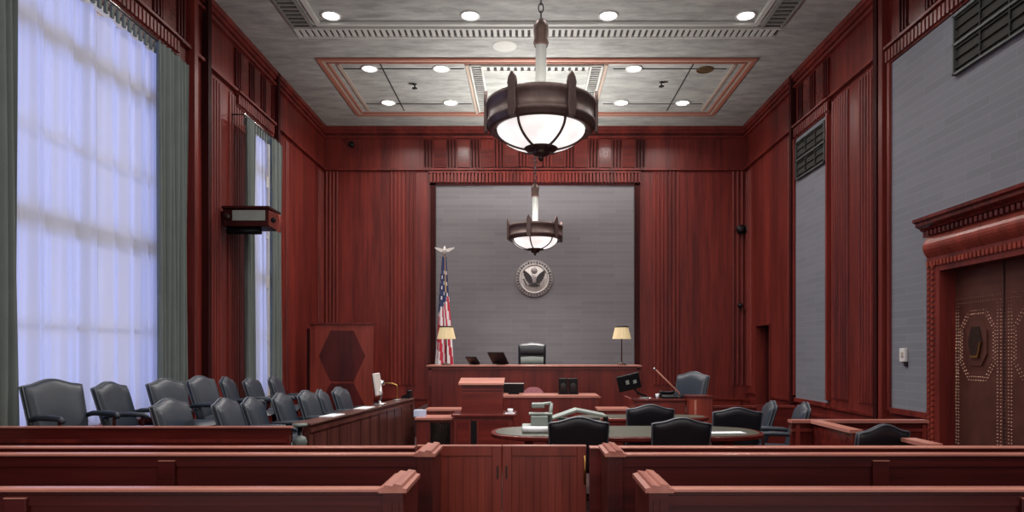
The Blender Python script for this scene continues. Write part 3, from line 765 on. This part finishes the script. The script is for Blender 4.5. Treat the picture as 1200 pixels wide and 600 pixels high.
# ------------------------------------------------------------------ judge's bench and the desks before it
JY = 13.0; x0, x1 = px(501, JY), px(751, JY); jz = pz(428, JY)
st(B(-2.3, 2.5, 13.02, 16.2, 0, .5).build('trim_92', 'carpet'))
t = thing('judge_bench', 'long red wooden judge bench with plain front under the grey panel', 'bench', (0, JY, 0))
B(x0, x1, 0, .06, 0, jz-.03).build('front_panel', 'wood', t)
B(x0-.02, x1+.02, -.03, .7, jz-.03, jz).build('counter', 'wood_cap', t, bevel=.006)
for a_, b_ in ((x0, x0+.06), (x1-.06, x1)): B(a_, b_, .06, 2.8, 0, jz-.031).build('side_panel', 'wood', t)
m = MB()
for a_, b_ in ((x0+.02, x0+.08), (x1-.08, x1-.02)): m.box(a_, b_, -.015, 0, .1, jz-.05)
m.box(x0, x1, -.015, 0, jz-.09, jz-.06); m.build('moulding', 'wood_x', t)
def highback(lab, loc):
    t = thing('high_back_chair', lab, 'chair', loc, R(-90))
    bk, e1, e2 = padded_back(.29, .30, .45, .80, .02, .06, .12, .03); bo = bk.build('backrest', 'leather_dark', t)
    pm = MB(); pm.tube(e1, .008, 5); pm.build('sheen_piping', 'sheen_piping', bo)
    m = MB()
    def hr(a, b):
        u = -1+2*a; return (-.22-.12*.8+.10+.035*math.sin(PI*b)*1.2, .25*u, .98+b*.24)
    m.grid(hr, 8, 8); m.build('head_cushion', 'leather_dark', bo)
    m = MB(); m.grid(lambda a, b: (-.20+.05*math.sin(PI*b), .245*(-1+2*a), .78+b*.22), 8, 8); m.build('lumbar_cushion', 'greyplastic', bo)
    s = MB()
    s.box(-.24, .3, -.27, .27, .42, .52); s.build('seat', 'leather_dark', t, bevel=.03)
    for q in (-1, 1):
        MB().tube([(-.2, q*.31, .68), (.2, q*.31, .68), (.2, q*.29, .48)], .025, 8).build('armrest', 'leather_dark', t)
    MB().tube([(0, 0, .42), (0, 0, .1)], .03, 10).build('column', 'dark_metal', t)
    MB().lathe([(.001, 0), (.28, 0), (.27, .04), (.05, .1), (.001, .1)], n=20).build('base', 'black', t)
    return t
hb = highback('black high-backed judge chair behind the bench before the grey panel', (px(623.5, 14.5), 14.5-.28, .5))
hb.scale = (1, 1, (pz(402, 14.5)-.5)/1.27)
def bench_monitor(x0_, x1_, yt, yb, Y, lean, lab, skew):
    xa, xb = px(x0_, Y), px(x1_, Y); z0_ = jz; zt_ = pz(yt, Y)
    t = thing('monitor', lab, 'monitor', ((xa+xb)/2, Y, jz), R(skew), 'monitors on the judge bench')
    hw_ = (xb-xa)/2
    m = MB(); m.T = Matrix.Translation((0, 0, .02)) @ Matrix.Rotation(R(lean), 4, 'Z') @ Matrix.Rotation(R(38), 4, 'X')
    h_ = (zt_-z0_)/math.cos(R(38))-.02
    m.box(-hw_*.78, hw_*.78, -.015, .015, 0, h_); m.build('housing', 'black', t, bevel=.006)
    m = MB(); m.T = Matrix.Translation((0, 0, .02)) @ Matrix.Rotation(R(lean), 4, 'Z') @ Matrix.Rotation(R(38), 4, 'X')
    m.box(-hw_*.7, hw_*.7, .015, .019, .015, h_-.02); m.build('screen', 'screen', t)
    MB().box(-.09, .09, -.02, .14, 0, .025).build('stand', 'black', t, bevel=.005)
bench_monitor(544, 569, 418.5, 427, 13.4, -48, 'small low black monitor tipped sideways on the bench, behind the lectern', 0)
bench_monitor(572, 602, 413, 427, 13.4, -36, 'larger black monitor on the bench, beside the judge chair', 0)
def table_lamp(lab, x, Y):
    t = thing('table_lamp', lab, 'lamp', (x, Y, jz), group='cream shade table lamps')
    MB().lathe([(.001, 0), (.10, 0), (.09, .02), (.03, .035), (.014, .06)], n=20).build('base', 'bronze', t)
    MB().tube([(0, 0, .05), (0, 0, .58)], .013, 8).build('stem', 'bronze', t)
    sh = MB(); n = 24
    def g(a, b):
        an = 2*PI*a; r = (.185-.055*b)*(1+.018*math.cos(an*16)); return (r*math.cos(an), r*math.sin(an), .52+b*.24)
    sh.grid(g, 96, 4); sh.build('lamp_shade', 'cream', t)
    MB().lathe([(.134, .75), (.139, .75), (.139, .775), (.134, .775)], n=24).build('shade_trim', 'dark_metal', t)
    return t
table_lamp('cream pleated table lamp at the left end of the bench, before the flag', px(523, 13.3), 13.3)
table_lamp('cream pleated table lamp on slim dark stem at the right bench end', px(728.5, 13.3), 13.3)
# clerk desk
DY = 10.9; x0, x1 = px(589, DY), px(702, DY); dz = pz(463.5, DY)
t = thing('clerk_desk', 'wooden clerk desk in front of the bench with thick pale edge', 'desk', (0, DY, 0))
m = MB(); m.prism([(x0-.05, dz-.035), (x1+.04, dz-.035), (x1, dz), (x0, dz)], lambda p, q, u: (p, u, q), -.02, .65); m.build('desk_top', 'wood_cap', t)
B(x0+.02, x1-.02, 0, .04, 0, dz-.035).build('front_panel', 'wood', t)
B(x0+.02, x0+.06, .04, .62, 0, dz-.035).build('side_panel', 'wood', t); B(x1-.06, x1-.02, .04, .62, 0, dz-.035).build('side_panel', 'wood', t)
# side wings
for (xa, xb, Y, yt, lab) in ((498, 545, 10.4, 479.5, 'low wooden counter behind the lattice cabinet'), (700, 739, 10.2, 479, 'low wooden counter right of the clerk desk')):
    za = pz(yt, Y); A_, B_ = px(xa, Y), px(xb, Y)
    t = thing('side_counter', lab, 'counter', (0, Y, 0))
    B(A_, B_, -.02, .4, za-.03, za).build('counter_top', 'wood_cap', t)
    B(A_+.02, B_-.02, 0, .38, 0, za-.03).build('body', 'wood', t)
    B(A_+.05, B_-.05, -.012, 0, .12, za-.12).build('front_panel', 'wood_x', t)
t = thing('desk_monitor', 'black boxy monitor with pale top edge on the clerk desk', 'monitor', (px(602, 11.25), 11.25, dz))
zt_ = pz(449, 11.25)-dz
B(-.17, .17, 0, .03, .02, zt_-.012).build('housing', 'black', t); B(-.17, .17, -.002, .05, zt_-.012, zt_).build('top_edge', 'white', t); B(-.09, .09, -.05, .09, 0, .02).build('stand', 'black', t)
B(-.155, .155, .03, .034, .04, zt_-.03).build('screen', 'screen', t)
Y = 11.95
t = thing('upholstered_stool_chair', 'rose upholstered rounded chair back behind the clerk desk', 'chair', (px(625, Y), Y, 0))
zt_ = pz(453.5, Y); m = MB()
def dome(side):
    def f(a, b):
        u = -1+2*a; h_ = (1-abs(u)**2.4)**.5 if abs(u) < 1 else 0
        return (.2*u, side*.04*(1-u*u)**.5*math.sin(PI*min(.98, b*.5+.5)) if abs(u) < 1 else 0, .55+b*(zt_-.73+.18*h_-0))
    return f
m.grid(dome(1), 20, 6); m.grid(dome(-1), 20, 6); m.build('backrest', 'pink', t)
B(-.22, .22, -.02, .42, .42, .5).build('seat', 'pink', t, bevel=.03)
MB().tube([(0, .01, .5), (0, .01, .6)], .03, 8).build('back_support', 'dark_metal', t)
MB().tube([(0, .2, .42), (0, .2, .03)], .03, 8).build('column', 'dark_metal', t); MB().lathe([(.001, 0), (.25, 0), (.24, .03), (.03, .06)], (0, .2, 0), 20).build('base', 'black', t)
t = thing('speaker_pair', 'two joined black speakers standing on the clerk desk', 'speaker', (px(666, 11.2), 11.2, dz))
zt_ = pz(443.5, 11.2)-dz
for q in (-1, 1):
    c_ = B(q*.083-.075, q*.083+.075, 0, .12, .02, zt_).build('cabinet', 'black', t, bevel=.01)
    m = MB(); m.T = Matrix.Translation((q*.083, -.001, zt_*.5)) @ Matrix.Rotation(PI/2, 4, 'X'); m.lathe([(.001, .003), (.045, .006), (.055, .0)], n=20); m.build('cone', 'dark_metal', c_)
B(-.17, .17, -.01, .13, 0, .02).build('base', 'black', t)
# podium: low desk carrying a lectern
PY = 9.2; pzt = pz(485.5, PY); x0, x1 = px(529, PY), px(605, PY)
t = thing('podium_desk', 'low wooden desk under the lectern, left of the tables', 'desk', (0, PY, 0))
B(x0, x1, -.03, .55, pzt-.035, pzt).build('desk_top', 'wood_x', t, bevel=.006)
B(x0+.04, x1-.05, 0, .5, 0, pzt-.035).build('body', 'wood', t)
B(x0+.08, x0+.24, -.012, 0, .1, pzt-.09).build('front_panel', 'wood_x', t); B(x0+.38, x1-.1, -.012, 0, .1, pzt-.09).build('front_panel', 'wood_x', t)
B(x0+.27, x0+.35, -.006, 0, .1, pzt-.09).build('grille', 'black', t)
LY = 9.35; x0, x1 = px(541, LY), px(589, LY)
t = thing('lectern', 'wooden lectern with slanted pale top standing on the low desk', 'lectern', (0, LY, pzt))
zl = pz(450, LY)-pzt
B(x0, x1, 0, .36, 0, zl).build('body', 'wood_x', t)
m = MB(); m.prism([(-.05, zl-.01), (-.05, zl+.015), (.32, zl+.075), (.32, zl+.05)], lambda p, q, u: (u, p, q), x0-.04, x1+.02); m.build('slanted_top', 'wood_cap', t)
B(x0-.01, x1+.01, -.012, 0, .0, .05).build('base_moulding', 'wood_x', t); B(x0-.01, x1+.01, -.012, 0, zl-.09, zl-.06).build('moulding', 'wood_x', t)
t = thing('paper_cup', 'small white cup and napkin on the low desk right of lectern', 'cup', (px(598, 9.3), 9.28, pzt))
MB().lathe([(.001, 0), (.03, 0), (.04, .07), (.036, .07), (.028, .006), (.001, .006)], n=16).build('cup_body', 'paper', t)
B(-.07, .06, -.05, .05, 0, .012).build('napkin', 'paper', t)
# lattice cabinet
CY = 9.65; cz = pz(489.5, CY); x0, x1 = px(488, CY), px(530, CY)
t = thing('lattice_cabinet', 'low wooden cabinet with dark lattice door left of the lectern', 'cabinet', (0, CY, 0))
B(x0-.02, x1, -.03, .45, cz-.03, cz).build('cabinet_top', 'wood_cap', t)
B(x0, x1, .02, .42, 0, cz-.03).build('body', 'wood', t)
m = MB(); m.box(x0, x0+.2, 0, .02, 0, cz-.03); m.box(x1-.03, x1, 0, .02, 0, cz-.03); m.box(x0+.2, x1-.03, 0, .02, cz-.07, cz-.03); m.box(x0+.2, x1-.03, 0, .02, 0, .15); df = m.build('door', 'wood', t)
B(x0+.2, x1-.03, .012, .019, .15, cz-.07).build('door_back', 'black', df)
m = MB(); a0, a1, b0, b1 = x0+.2, x1-.03, .15, cz-.07; s_ = .045
k = -(b1-b0)
while k < a1-a0:
    for sg_ in (1, -1):
        pts = []
        for tt in range(0, 21):
            zz = b0+(b1-b0)*tt/20; xx = a0+k+(zz-b0) if sg_ > 0 else a1-k-(zz-b0)
            if a0 <= xx <= a1: pts.append((xx, .008, zz))
        if len(pts) > 1: m.tube([pts[0], pts[-1]], .0035, 4)
    k += s_
m.build('lattice', 'bronze', df)
t = thing('tissue_box', 'pale blue box standing on the lattice cabinet', 'box', (px(491.5, 9.8), 9.8, cz))
B(-.085, .085, 0, .12, 0, .095).build('carton', 'bluebox', t); B(-.04, .04, .03, .09, .095, .1).build('opening', 'paper', t)

# witness stand, monitor on arm, microphone
WY = 9.9; x0, x1 = px(744, WY), px(803, WY); wz = pz(467.5, WY)
st(B(x0-.02, 3.3, WY+.1, 11.6, 0, .3).build('trim_93', 'carpet'))
t = thing('witness_stand', 'wooden witness stand front right of the clerk desk', 'stand', (0, WY, 0))
B(x0, x1, 0, .05, 0, wz-.03).build('front_panel', 'wood', t)
B(x0-.02, x1+.01, -.03, .22, wz-.03, wz).build('ledge', 'wood_x', t, bevel=.004)
B(x0, x0+.05, .05, 1.2, 0, wz-.031).build('side_panel', 'wood', t)
A_, B_ = px(808, 9.7), px(835, 9.7); zb = pz(464, 9.7)
t = thing('wooden_pedestal', 'reddish wooden block pedestal at the right side of the witness stand', 'pedestal', (0, 9.7, 0))
B(A_, B_, 0, .35, 0, zb-.02).build('body', 'wood_gate', t); B(A_-.015, B_+.015, -.02, .37, zb-.02, zb).build('top', 'wood_x', t)
B(A_+.07, A_+.1, -.008, 0, .1, zb-.06).build('moulding', 'wood_cap', t)
A_, B_ = px(836, 10.6), px(932, 10.6)
t = thing('side_partition', 'low wooden partition running right of the witness stand', 'partition', (0, 10.6, 0))
B(A_, B_, 0, .05, 0, pz(478, 10.6)).build('panel', 'wood_x', t); B(A_, B_, -.02, .08, pz(478, 10.6), pz(475.5, 10.6)).build('cap_rail', 'wood', t)
B(px(886, 10.6), px(895, 10.6), -.03, 0, 0, pz(473, 10.6)-.02).build('post', 'wood', t)
# monitor on an arm
t = thing('arm_monitor', 'black monitor tilted on a jointed arm at the witness stand', 'monitor', (px(752, 9.95), 9.95, wz))
c_ = Vector((px(737, 9.95)-px(752, 9.95), 0, pz(448, 9.95)-wz))
m = MB(); m.T = Matrix.Translation(c_) @ Matrix.Rotation(R(-14), 4, 'Y') @ Matrix.Rotation(R(12), 4, 'X'); m.box(-.17, .17, -.02, .03, -.12, .12); h_ = m.build('housing', 'black', t, bevel=.01)
m = MB(); m.T = Matrix.Translation(c_) @ Matrix.Rotation(R(-14), 4, 'Y') @ Matrix.Rotation(R(12), 4, 'X'); m.box(-.05, .0, -.03, -.02, -.02, .04); m.box(.06, .11, -.03, -.02, -.03, .02); m.build('rear_label', 'greyplastic', h_)
MB().tube([tuple(c_+Vector((.04, .03, -.03))), (c_.x+.14, .05, .08), (.08, .05, .03)], .018, 8).build('arm', 'black', t)
B(-.02, .15, -.02, .12, 0, .022).build('base', 'chrome', t, bevel=.005)
t = thing('microphone', 'slanted boom microphone rising from the witness stand', 'microphone', (px(796, 10.05), 10.05, wz))
MB().lathe([(.001, 0), (.07, 0), (.06, .03), (.015, .04)], n=16).build('base', 'black', t)
e_ = (px(768, 10.05)-px(796, 10.05), 0, pz(433, 10.05)-wz)
MB().tube([(0, 0, .03), (0, 0, .08), e_], .012, 8).build('boom', 'red_mould', t)
MB().tube([e_, (e_[0]-.03, 0, e_[2]+.02)], .02, 8).build('capsule', 'chrome', t)
t = thing('telephone', 'black telephone with handset on the witness stand ledge', 'telephone', (px(783, 10.0), 10.02, wz))
m = MB(); m.prism([(-.08, 0), (.08, 0), (.08, .07), (-.08, .03)], lambda p, q, u: (u, p, q), -.1, .1); m.build('body', 'black', t)
MB().tube([(-.11, .06, .10), (-.08, .06, .085), (.08, .06, .085), (.11, .06, .10)], .02, 8).build('handset', 'black', t)
t = thing('water_cup', 'small pale cup standing on the witness stand', 'cup', (px(770, 9.95), 9.93, wz))
MB().lathe([(.001, 0), (.02, 0), (.028, .075), (.024, .075), (.017, .005), (.001, .005)], n=14).build('cup_body', 'paper', t)

# ------------------------------------------------------------------ right side partitions and bits
PW = 6.9; hz = .95
A_, B_ = px(928, PW), px(1087, PW)
t = thing('low_partition', 'low panelled wooden partition facing the bar at the right', 'partition', (0, PW, 0))
B(A_, B_, 0, .06, 0, hz-.03).build('panel', 'wood_x', t); B(A_-.01, B_, -.03, .09, hz-.03, hz).build('cap_rail', 'wood_cap', t)
m = MB()
for x in (932, 975, 1030, 1080): m.box(px(x, PW), px(x+5, PW), -.015, 0, .05, hz-.05)
m.box(A_, B_, -.012, 0, hz-.12, hz-.09); m.build('stiles', 'wood', t)
t = thing('low_partition', 'short wooden partition running from the panelled one towards the bar', 'partition', (2.93, 6.02, 0))
B(0, .06, 0, .85, 0, hz-.03).build('panel', 'wood_x', t); B(-.03, .09, 0, .84, hz-.03, hz).build('cap_rail', 'wood_lit_cap_y', t)
t = thing('low_partition', 'short wooden partition at the bar, right of the black chair', 'partition', (3.08, 5.1, 0))
B(0, .06, 0, .34, 0, hz-.03).build('panel', 'wood_x', t); B(-.03, .09, 0, .36, hz-.03, hz).build('cap_rail', 'wood_lit_cap_y', t)

# ------------------------------------------------------------------ bronze door with its casing and cornice
DX = XR+.1
d = st(B(DX, DX+.07, D1[0], D1[1], 0, D1[2]).build('door_1', 'door_bronze'))
m = MB()
def stud(m, y, z, r=.011):
    m.add([(DX-.012, y, z), (DX, y-r, z), (DX, y, z-r), (DX, y+r, z), (DX, y, z+r)], [(0,1,2),(0,2,3),(0,3,4),(0,4,1)])
sp_ = .042
def sline(y0, z0, y1, z1):
    L_ = math.hypot(y1-y0, z1-z0); n = max(1, int(L_/sp_))
    for k in range(n+1): stud(m, y0+(y1-y0)*k/n, z0+(z1-z0)*k/n)
def octo(cy, cz, ry, rz_): return [(cy-ry, cz-rz_*.5), (cy-ry*.5, cz-rz_), (cy+ry*.5, cz-rz_), (cy+ry, cz-rz_*.5), (cy+ry, cz+rz_*.5), (cy+ry*.5, cz+rz_), (cy-ry*.5, cz+rz_), (cy-ry, cz+rz_*.5)]
for lc in (8.54, 7.56):
    for yy in (lc+.42, lc+.37, lc-.37, lc-.43): sline(yy, .05, yy, 2.3)
    for s_ in (1, .9):
        o_ = octo(lc, 1.74, .33*s_, .45*s_)
        for k in range(8): sline(*o_[k], *o_[(k+1) % 8])
    sline(lc-.42, 2.3, lc+.42, 2.3); sline(lc-.42, 2.36, lc+.42, 2.36)
sline(8.05, .05, 8.05, 2.3)
m.build('studs', 'stud', d)
for lc in (8.54, 7.56):
    m = MB(); 
    fn = lambda p, q, u: (u, p, q)
    m.prism(octo(lc, 1.78, .2, .30), fn, DX-.02, DX); pn = m.build('door_medallion', 'door_bronze', d)
    m = MB(); m.prism([(lc-.13, 1.78), (lc-.07, 1.58), (lc+.07, 1.58), (lc+.13, 1.78), (lc+.07, 1.98), (lc-.07, 1.98)], fn, DX-.035, DX-.02); m.build('hexagon_plate', 'bronze', pn)
    m = MB(); m.prism([(lc-.13, 1.78), (lc-.07, 1.58), (lc+.07, 1.58), (lc+.06, 1.61), (lc-.06, 1.61), (lc-.11, 1.78)], fn, DX-.05, DX-.035); m.build('plate_rim', 'brass', pn)
B(DX-.01, DX+.0, 8.045, 8.055, 0, D1[2]).build('leaf_joint', 'dark_metal', d)
m = MB(); m.box(XR-.0, DX, D1[0]-.0, D1[0]+.03, 0, D1[2]); m.box(XR-.12, DX, D1[1]-.03, D1[1]+.0, 0, D1[2]-.03); m.box(XR, DX, D1[0], D1[1], D1[2]-.03, D1[2])
m.box(XR-.12, XR, D1[1], 9.26, 0, 2.95); m.box(XR-.12, XR, 6.8, D1[0], 0, 2.95); m.box(XR-.12, XR, D1[0], D1[1], D1[2]-.03, 2.95)
m.build('casing', 'wood', d)
m = MB()
z = .1
while z < 2.85: 
    m.box(XR-.145, XR-.12, 9.08, 9.13, z, z+.04); m.box(XR-.145, XR-.12, 9.17, 9.21, z+.03, z+.06); z += .075
y = 6.85
while y < 9.2: m.box(XR-.15, XR-.12, y, y+.045, 2.83, 2.90); y += .075
m.build('bead_moulding', 'wood_gate', d)
m = MB()
pr = [(0, 2.95)]+[(-.12-.07*math.sin(PI*k/8), 2.95+.3*k/8) for k in range(9)]+[(0, 3.25)]
m.prism(pr, lambda p, q, u: (XR+p, u, q), 6.8, 9.24); m.build('cushion_frieze', 'wood_gate', d)
m = MB()
pr = [(0, 3.25), (-.13, 3.25), (-.13, 3.33), (-.16, 3.34), (-.18, 3.37), (-.24, 3.40), (-.24, 3.44), (-.28, 3.46), (-.28, 3.50), (0, 3.52)]
m.prism(pr, lambda p, q, u: (XR+p, u, q), 6.7, 9.33); y = 6.8
m.build('cornice', 'wood_x', d)
m = MB()
while y < 9.22: m.box(XR-.17, XR-.13, y, y+.05, 3.26, 3.325); y += .09
m.build('dentils', 'wood_inlay', d)

# ------------------------------------------------------------------ wall fittings
def vent(lab, y0, y1, z0, z1, cols):
    t = thing('air_vent', lab, 'vent', (XR-.04, 0, 0), group='wall air vents')
    m = MB(); e = .028
    m.box(-.05, 0, y0, y1, z0, z0+e); m.box(-.05, 0, y0, y1, z1-e, z1); m.box(-.05, 0, y0, y0+e, z0, z1); m.box(-.05, 0, y1-e, y1, z0, z1); m.box(-.05, 0, y0, y1, (z0+z1)/2-.015, (z0+z1)/2+.015)
    m.build('vent_frame', 'vent_frame', t)
    B(-.012, 0, y0+e, y1-e, z0+e, z1-e).build('vent_backing', 'vent', t)
    m = MB(); z = z0+.08
    while z < z1-.06: m.box(-.035, -.012, y0+e, y1-e, z, z+.012); z += .13
    for k in range(1, cols): yy = y0+(y1-y0)*k/cols; m.box(-.036, -.012, yy-.012, yy+.012, z0+e, z1-e)
    m.build('louvres', 'vent', t)
vent('small dark louvred air vent high on the narrow grey fabric panel', 12.55, 13.92, 5.24, 6.03, 3)
vent('large dark louvred air vent high on the wide grey fabric panel', 6.2, 8.75, 5.28, 6.07, 5)
t = thing('thermostat', 'small cream and white thermostat box on the grey fabric wall', 'thermostat', (XR-.04, px(0,1)*0+9.93, pz(416, 10.0)))
B(-.05, 0, -.07, .07, -.1, .1).build('case', 'white', t, bevel=.008); B(-.06, -.05, -.04, .01, -.03, .04).build('dial', 'cream_mould', t); B(-.03, 0, -.08, -.02, -.17, -.1).build('cable_box', 'dark_metal', t)
t = thing('wall_projector_box', 'wooden projector housing with grey panel sticking out beside the far window', 'projector box', (XL, 11.45, pz(252.5, 11.4)))
w_ = px(313, 11.4)-XL
B(.09, w_, 0, .5, -.175, .13).build('case', 'wood_dark', t, bevel=.01)
B(.0, .09, .08, .42, -.12, .1).build('wall_mount', 'wood_dark', t)
B(.08, w_+.02, -.03, .52, .13, .17).build('case_lid', 'wood_dark', t)
B(.26, w_-.05, -.015, 0, -.08, .1).build('front_panel', 'greyplastic', t, bevel=.005)
MB().lathe([(.001, -.02), (.045, -.02), (.06, 0), (.001, 0)], n=16).build('lens', 'bronze', t, loc=None).matrix_local = Matrix.Translation((.17, -.005, -.01)) @ Matrix.Rotation(R(-90), 4, 'X')
m = MB(); m.tube([(.12, .12, -.235), (.70, .12, -.235)], .06, 14); m.build('roller', 'black', t)
m = MB(); m.prism([(w_, .10), (w_+.18, .03), (w_+.20, -.1), (w_+.17, -.28), (w_+.1, -.22), (w_, -.17)], lambda p, q, u: (p, u, q), .0, .12); m.build('end_bracket', 'wood_gate', t, bevel=.01)
MB().lathe([(.001, -.02), (.04, -.02), (.045, 0), (.001, 0)], n=16).build('bracket_knob', 'black', t).matrix_local = Matrix.Translation((w_+.09, -.0, -.07)) @ Matrix.Rotation(R(-90), 4, 'X')
def cam_thing(name, lab, cat, loc, r, d_):
    t = thing(name, lab, cat, loc)
    m = MB(); m.T = Matrix.Rotation(R(-90), 4, 'X') @ Matrix.Identity(4); m.lathe([(.001, -.0), (r, 0), (r*1.05, .04), (r*.9, d_), (.001, d_)], n=20); m.build('housing', 'black', t).location = (0, -d_, 0)
    m = MB(); m.T = Matrix.Rotation(R(-90), 4, 'X'); m.lathe([(.001, -.015), (r*.5, -.012), (r*.7, 0), (.001, 0)], n=16); m.build('lens', 'dark_metal', t).location = (0, -d_, 0)
    return t
for x, lab in ((868, 'round dark blue-black speaker high in the far right corner, left of two'), (876, 'round dark blue-black speaker high in the far right corner, right of two')):
    o = cam_thing('corner_speaker', lab, 'speaker', (px(x, 17.3), YB-.045 if x < 870 else YB-.045, pz(269, 17.3)), .11, .14)
cam_thing('wall_camera', 'small round camera on the far right corner pilaster, halfway down', 'camera', (px(867.5, 17.3), YB-.04, pz(358, 17.3)), .06, .1)
cam_thing('wall_camera', 'tiny dark fitting just below the round corner camera', 'camera', (px(875.5, 17.3), YB-.0, pz(364, 17.3)), .045, .07)
cam_thing('wall_camera', 'small dark camera high on the back wall near the left corner', 'camera', (px(413, YB), YB, pz(170.5, YB)), .07, .12)

# ------------------------------------------------------------------ seal on the grey panel
SX, SZ, SR = px(626, YB), pz(327, YB), .485
t = thing('wall_seal', 'round grey and silver eagle seal mounted on the grey back panel', 'seal', (SX, YB-.04, SZ))
def yl(prof, name, mat, par, n=48):
    m = MB(); m.T = Matrix.Rotation(R(90), 4, 'X'); m.lathe(prof, n=n); return m.build(name, mat, par)
yl([(.001, 0), (SR, 0), (SR, .03), (SR*.96, .045), (SR*.76, .045), (.001, .045)], 'disc', 'sealrim', t)
yl([(.001, .05), (SR*.76, .05), (SR*.76, .045)], 'face', 'silver', t)
yl([(SR*.73, .05), (SR*.73, .065), (SR*.79, .065), (SR*.79, .045)], 'inner_ring', 'silver', t)
m = MB()
for k in range(36):
    a_ = 2*PI*k/36; c0 = Vector((math.cos(a_)*SR*.88, 0, math.sin(a_)*SR*.88)); hh = .022+.008*((k*7) % 3)
    m.T = Matrix.Translation(c0) @ Matrix.Rotation(-a_, 4, 'Y'); m.box(-hh, hh, -.055, -.045, -.012, .012)
m.build('rim_lettering', ['sealdark'], t)
fy = lambda p, q, u: (p*SR, u, q*SR)
for s_ in (-1, 1):
    wpts = [(.12, -.26), (.10, -.05), (.16, .12), (.30, .28), (.56, .46), (.60, .32), (.55, .27), (.56, .14), (.50, .12), (.49, -.02), (.43, -.02), (.41, -.14), (.34, -.14), (.30, -.26)]
    MB().prism([(p*s_, q) for p, q in wpts], fy, -.075, -.05).build('wing', 'sealdark', t)
    MB().prism([(p*s_, q) for p, q in [(.08, -.25), (.2, -.32), (.32, -.34), (.30, -.40), (.16, -.38), (.06, -.32)]], fy, -.07, -.05).build('leg', 'sealdark', t)
MB().prism([(-.10, .10), (.10, .10), (.11, -.08), (0, -.24), (-.11, -.08)], fy, -.085, -.05).build('shield', 'sealrim', t)
MB().prism([(-.06, .10), (.05, .10), (.05, .19), (-.02, .24), (-.12, .19), (-.06, .18)], fy, -.08, -.05).build('head', 'silver', t)
MB().prism([(-.12, -.24), (.12, -.24), (.18, -.46), (.06, -.42), (0, -.48), (-.06, -.42), (-.18, -.46)], fy, -.065, -.05).build('tail', 'sealdark', t)
m = MB(); m.prism([(-.62, -.02), (-.56, -.10), (-.46, -.36), (-.38, -.40), (-.42, -.30), (-.54, -.02)], fy, -.07, -.05); m.build('olive_branch', 'sealdark', t)
m = MB(); m.prism([(.60, -.02), (.56, .0), (.40, -.36), (.46, -.38)], fy, -.07, -.05); m.build('arrows', 'sealrim', t)
yl([(.001, .07), (SR*.15, .065), (SR*.17, .05)], 'star_cluster', 'sealrim', t).location = (0, 0, SR*.43)

# ------------------------------------------------------------------ flag
FX, FY = px(521, 16.0), 16.0
t = thing('flagpole', 'flagpole topped by a silver spread eagle left of the bench', 'flagpole', (FX, FY, 0))
MB().tube([(0, 0, .05), (0, 0, pz(298, FY))], .018, 10).build('pole', 'brass', t)
MB().lathe([(.001, 0), (.2, 0), (.19, .04), (.06, .08), (.03, .14), (.02, .14)], n=24).build('base', 'brass', t)
ze = pz(298, FY)
ea = MB().lathe([(.001, 0), (.035, .01), (.02, .03), (.045, .06), (.05, .10), (.03, .14), (.02, .18), (.001, .2)], (0, 0, ze), 14).build('eagle_body', 'silver', t)
for s_ in (-1, 1):
    MB().prism([(s_*p, q+ze) for p, q in [(.02, .07), (.03, .12), (.12, .15), (.24, .17), (.22, .13), (.15, .09), (.08, .05)]], lambda p, q, u: (p, u, q), -.01, .012).build('eagle_wing', 'silver', ea)
F = MB(); nf, nz_ = 64, 70
zt, zb = pz(301, FY), 1.0
def fl(u, v):
    rx = .042+.165*(1-v)**.95; a = 2*PI*u
    k = 1+.22*math.sin(a*5+1.5*v)+.10*math.sin(a*9+2)
    return (-.005+rx*k*math.cos(a)+.01*math.sin(6*v), -.03+rx*.55*k*math.sin(a), zb+(zt-zb)*v-.10*(1-v)*math.cos(a))
vs = [fl(i/nf, j/nz_) for i in range(nf) for j in range(nz_+1)]
F.add(vs, [])
rs = random.Random(3)
for i in range(nf):
    for j in range(nz_):
        i2 = (i+1) % nf; v_ = (j+.5)/nz_; zz = zb+(zt-zb)*v_; u_ = i/nf
        if zz > 2.78+.25*math.cos(2*PI*u_):
            mi = 2
            if (i // 3 + (j // 3)*2) % 4 == 0 and j % 3 < 2 and i % 3 < 2 and v_ < .9: mi = 1
            if v_ > .72 and .80 < u_ < .86: mi = 3
        else: mi = 0 if int((u_*64+v_*14)/3) % 2 else 1
        if j == 0: mi = 3
        F.f.append([i*(nz_+1)+j, i2*(nz_+1)+j, i2*(nz_+1)+j+1, i*(nz_+1)+j+1]); F.mi.append(mi); F.sm.append(True)
tag(F.build('flag', ['flag_red', 'flag_white', 'flag_blue', 'gold'], loc=(FX, FY-.0, 0)), 'draped stars and stripes flag hanging in folds behind left lamp', 'flag')
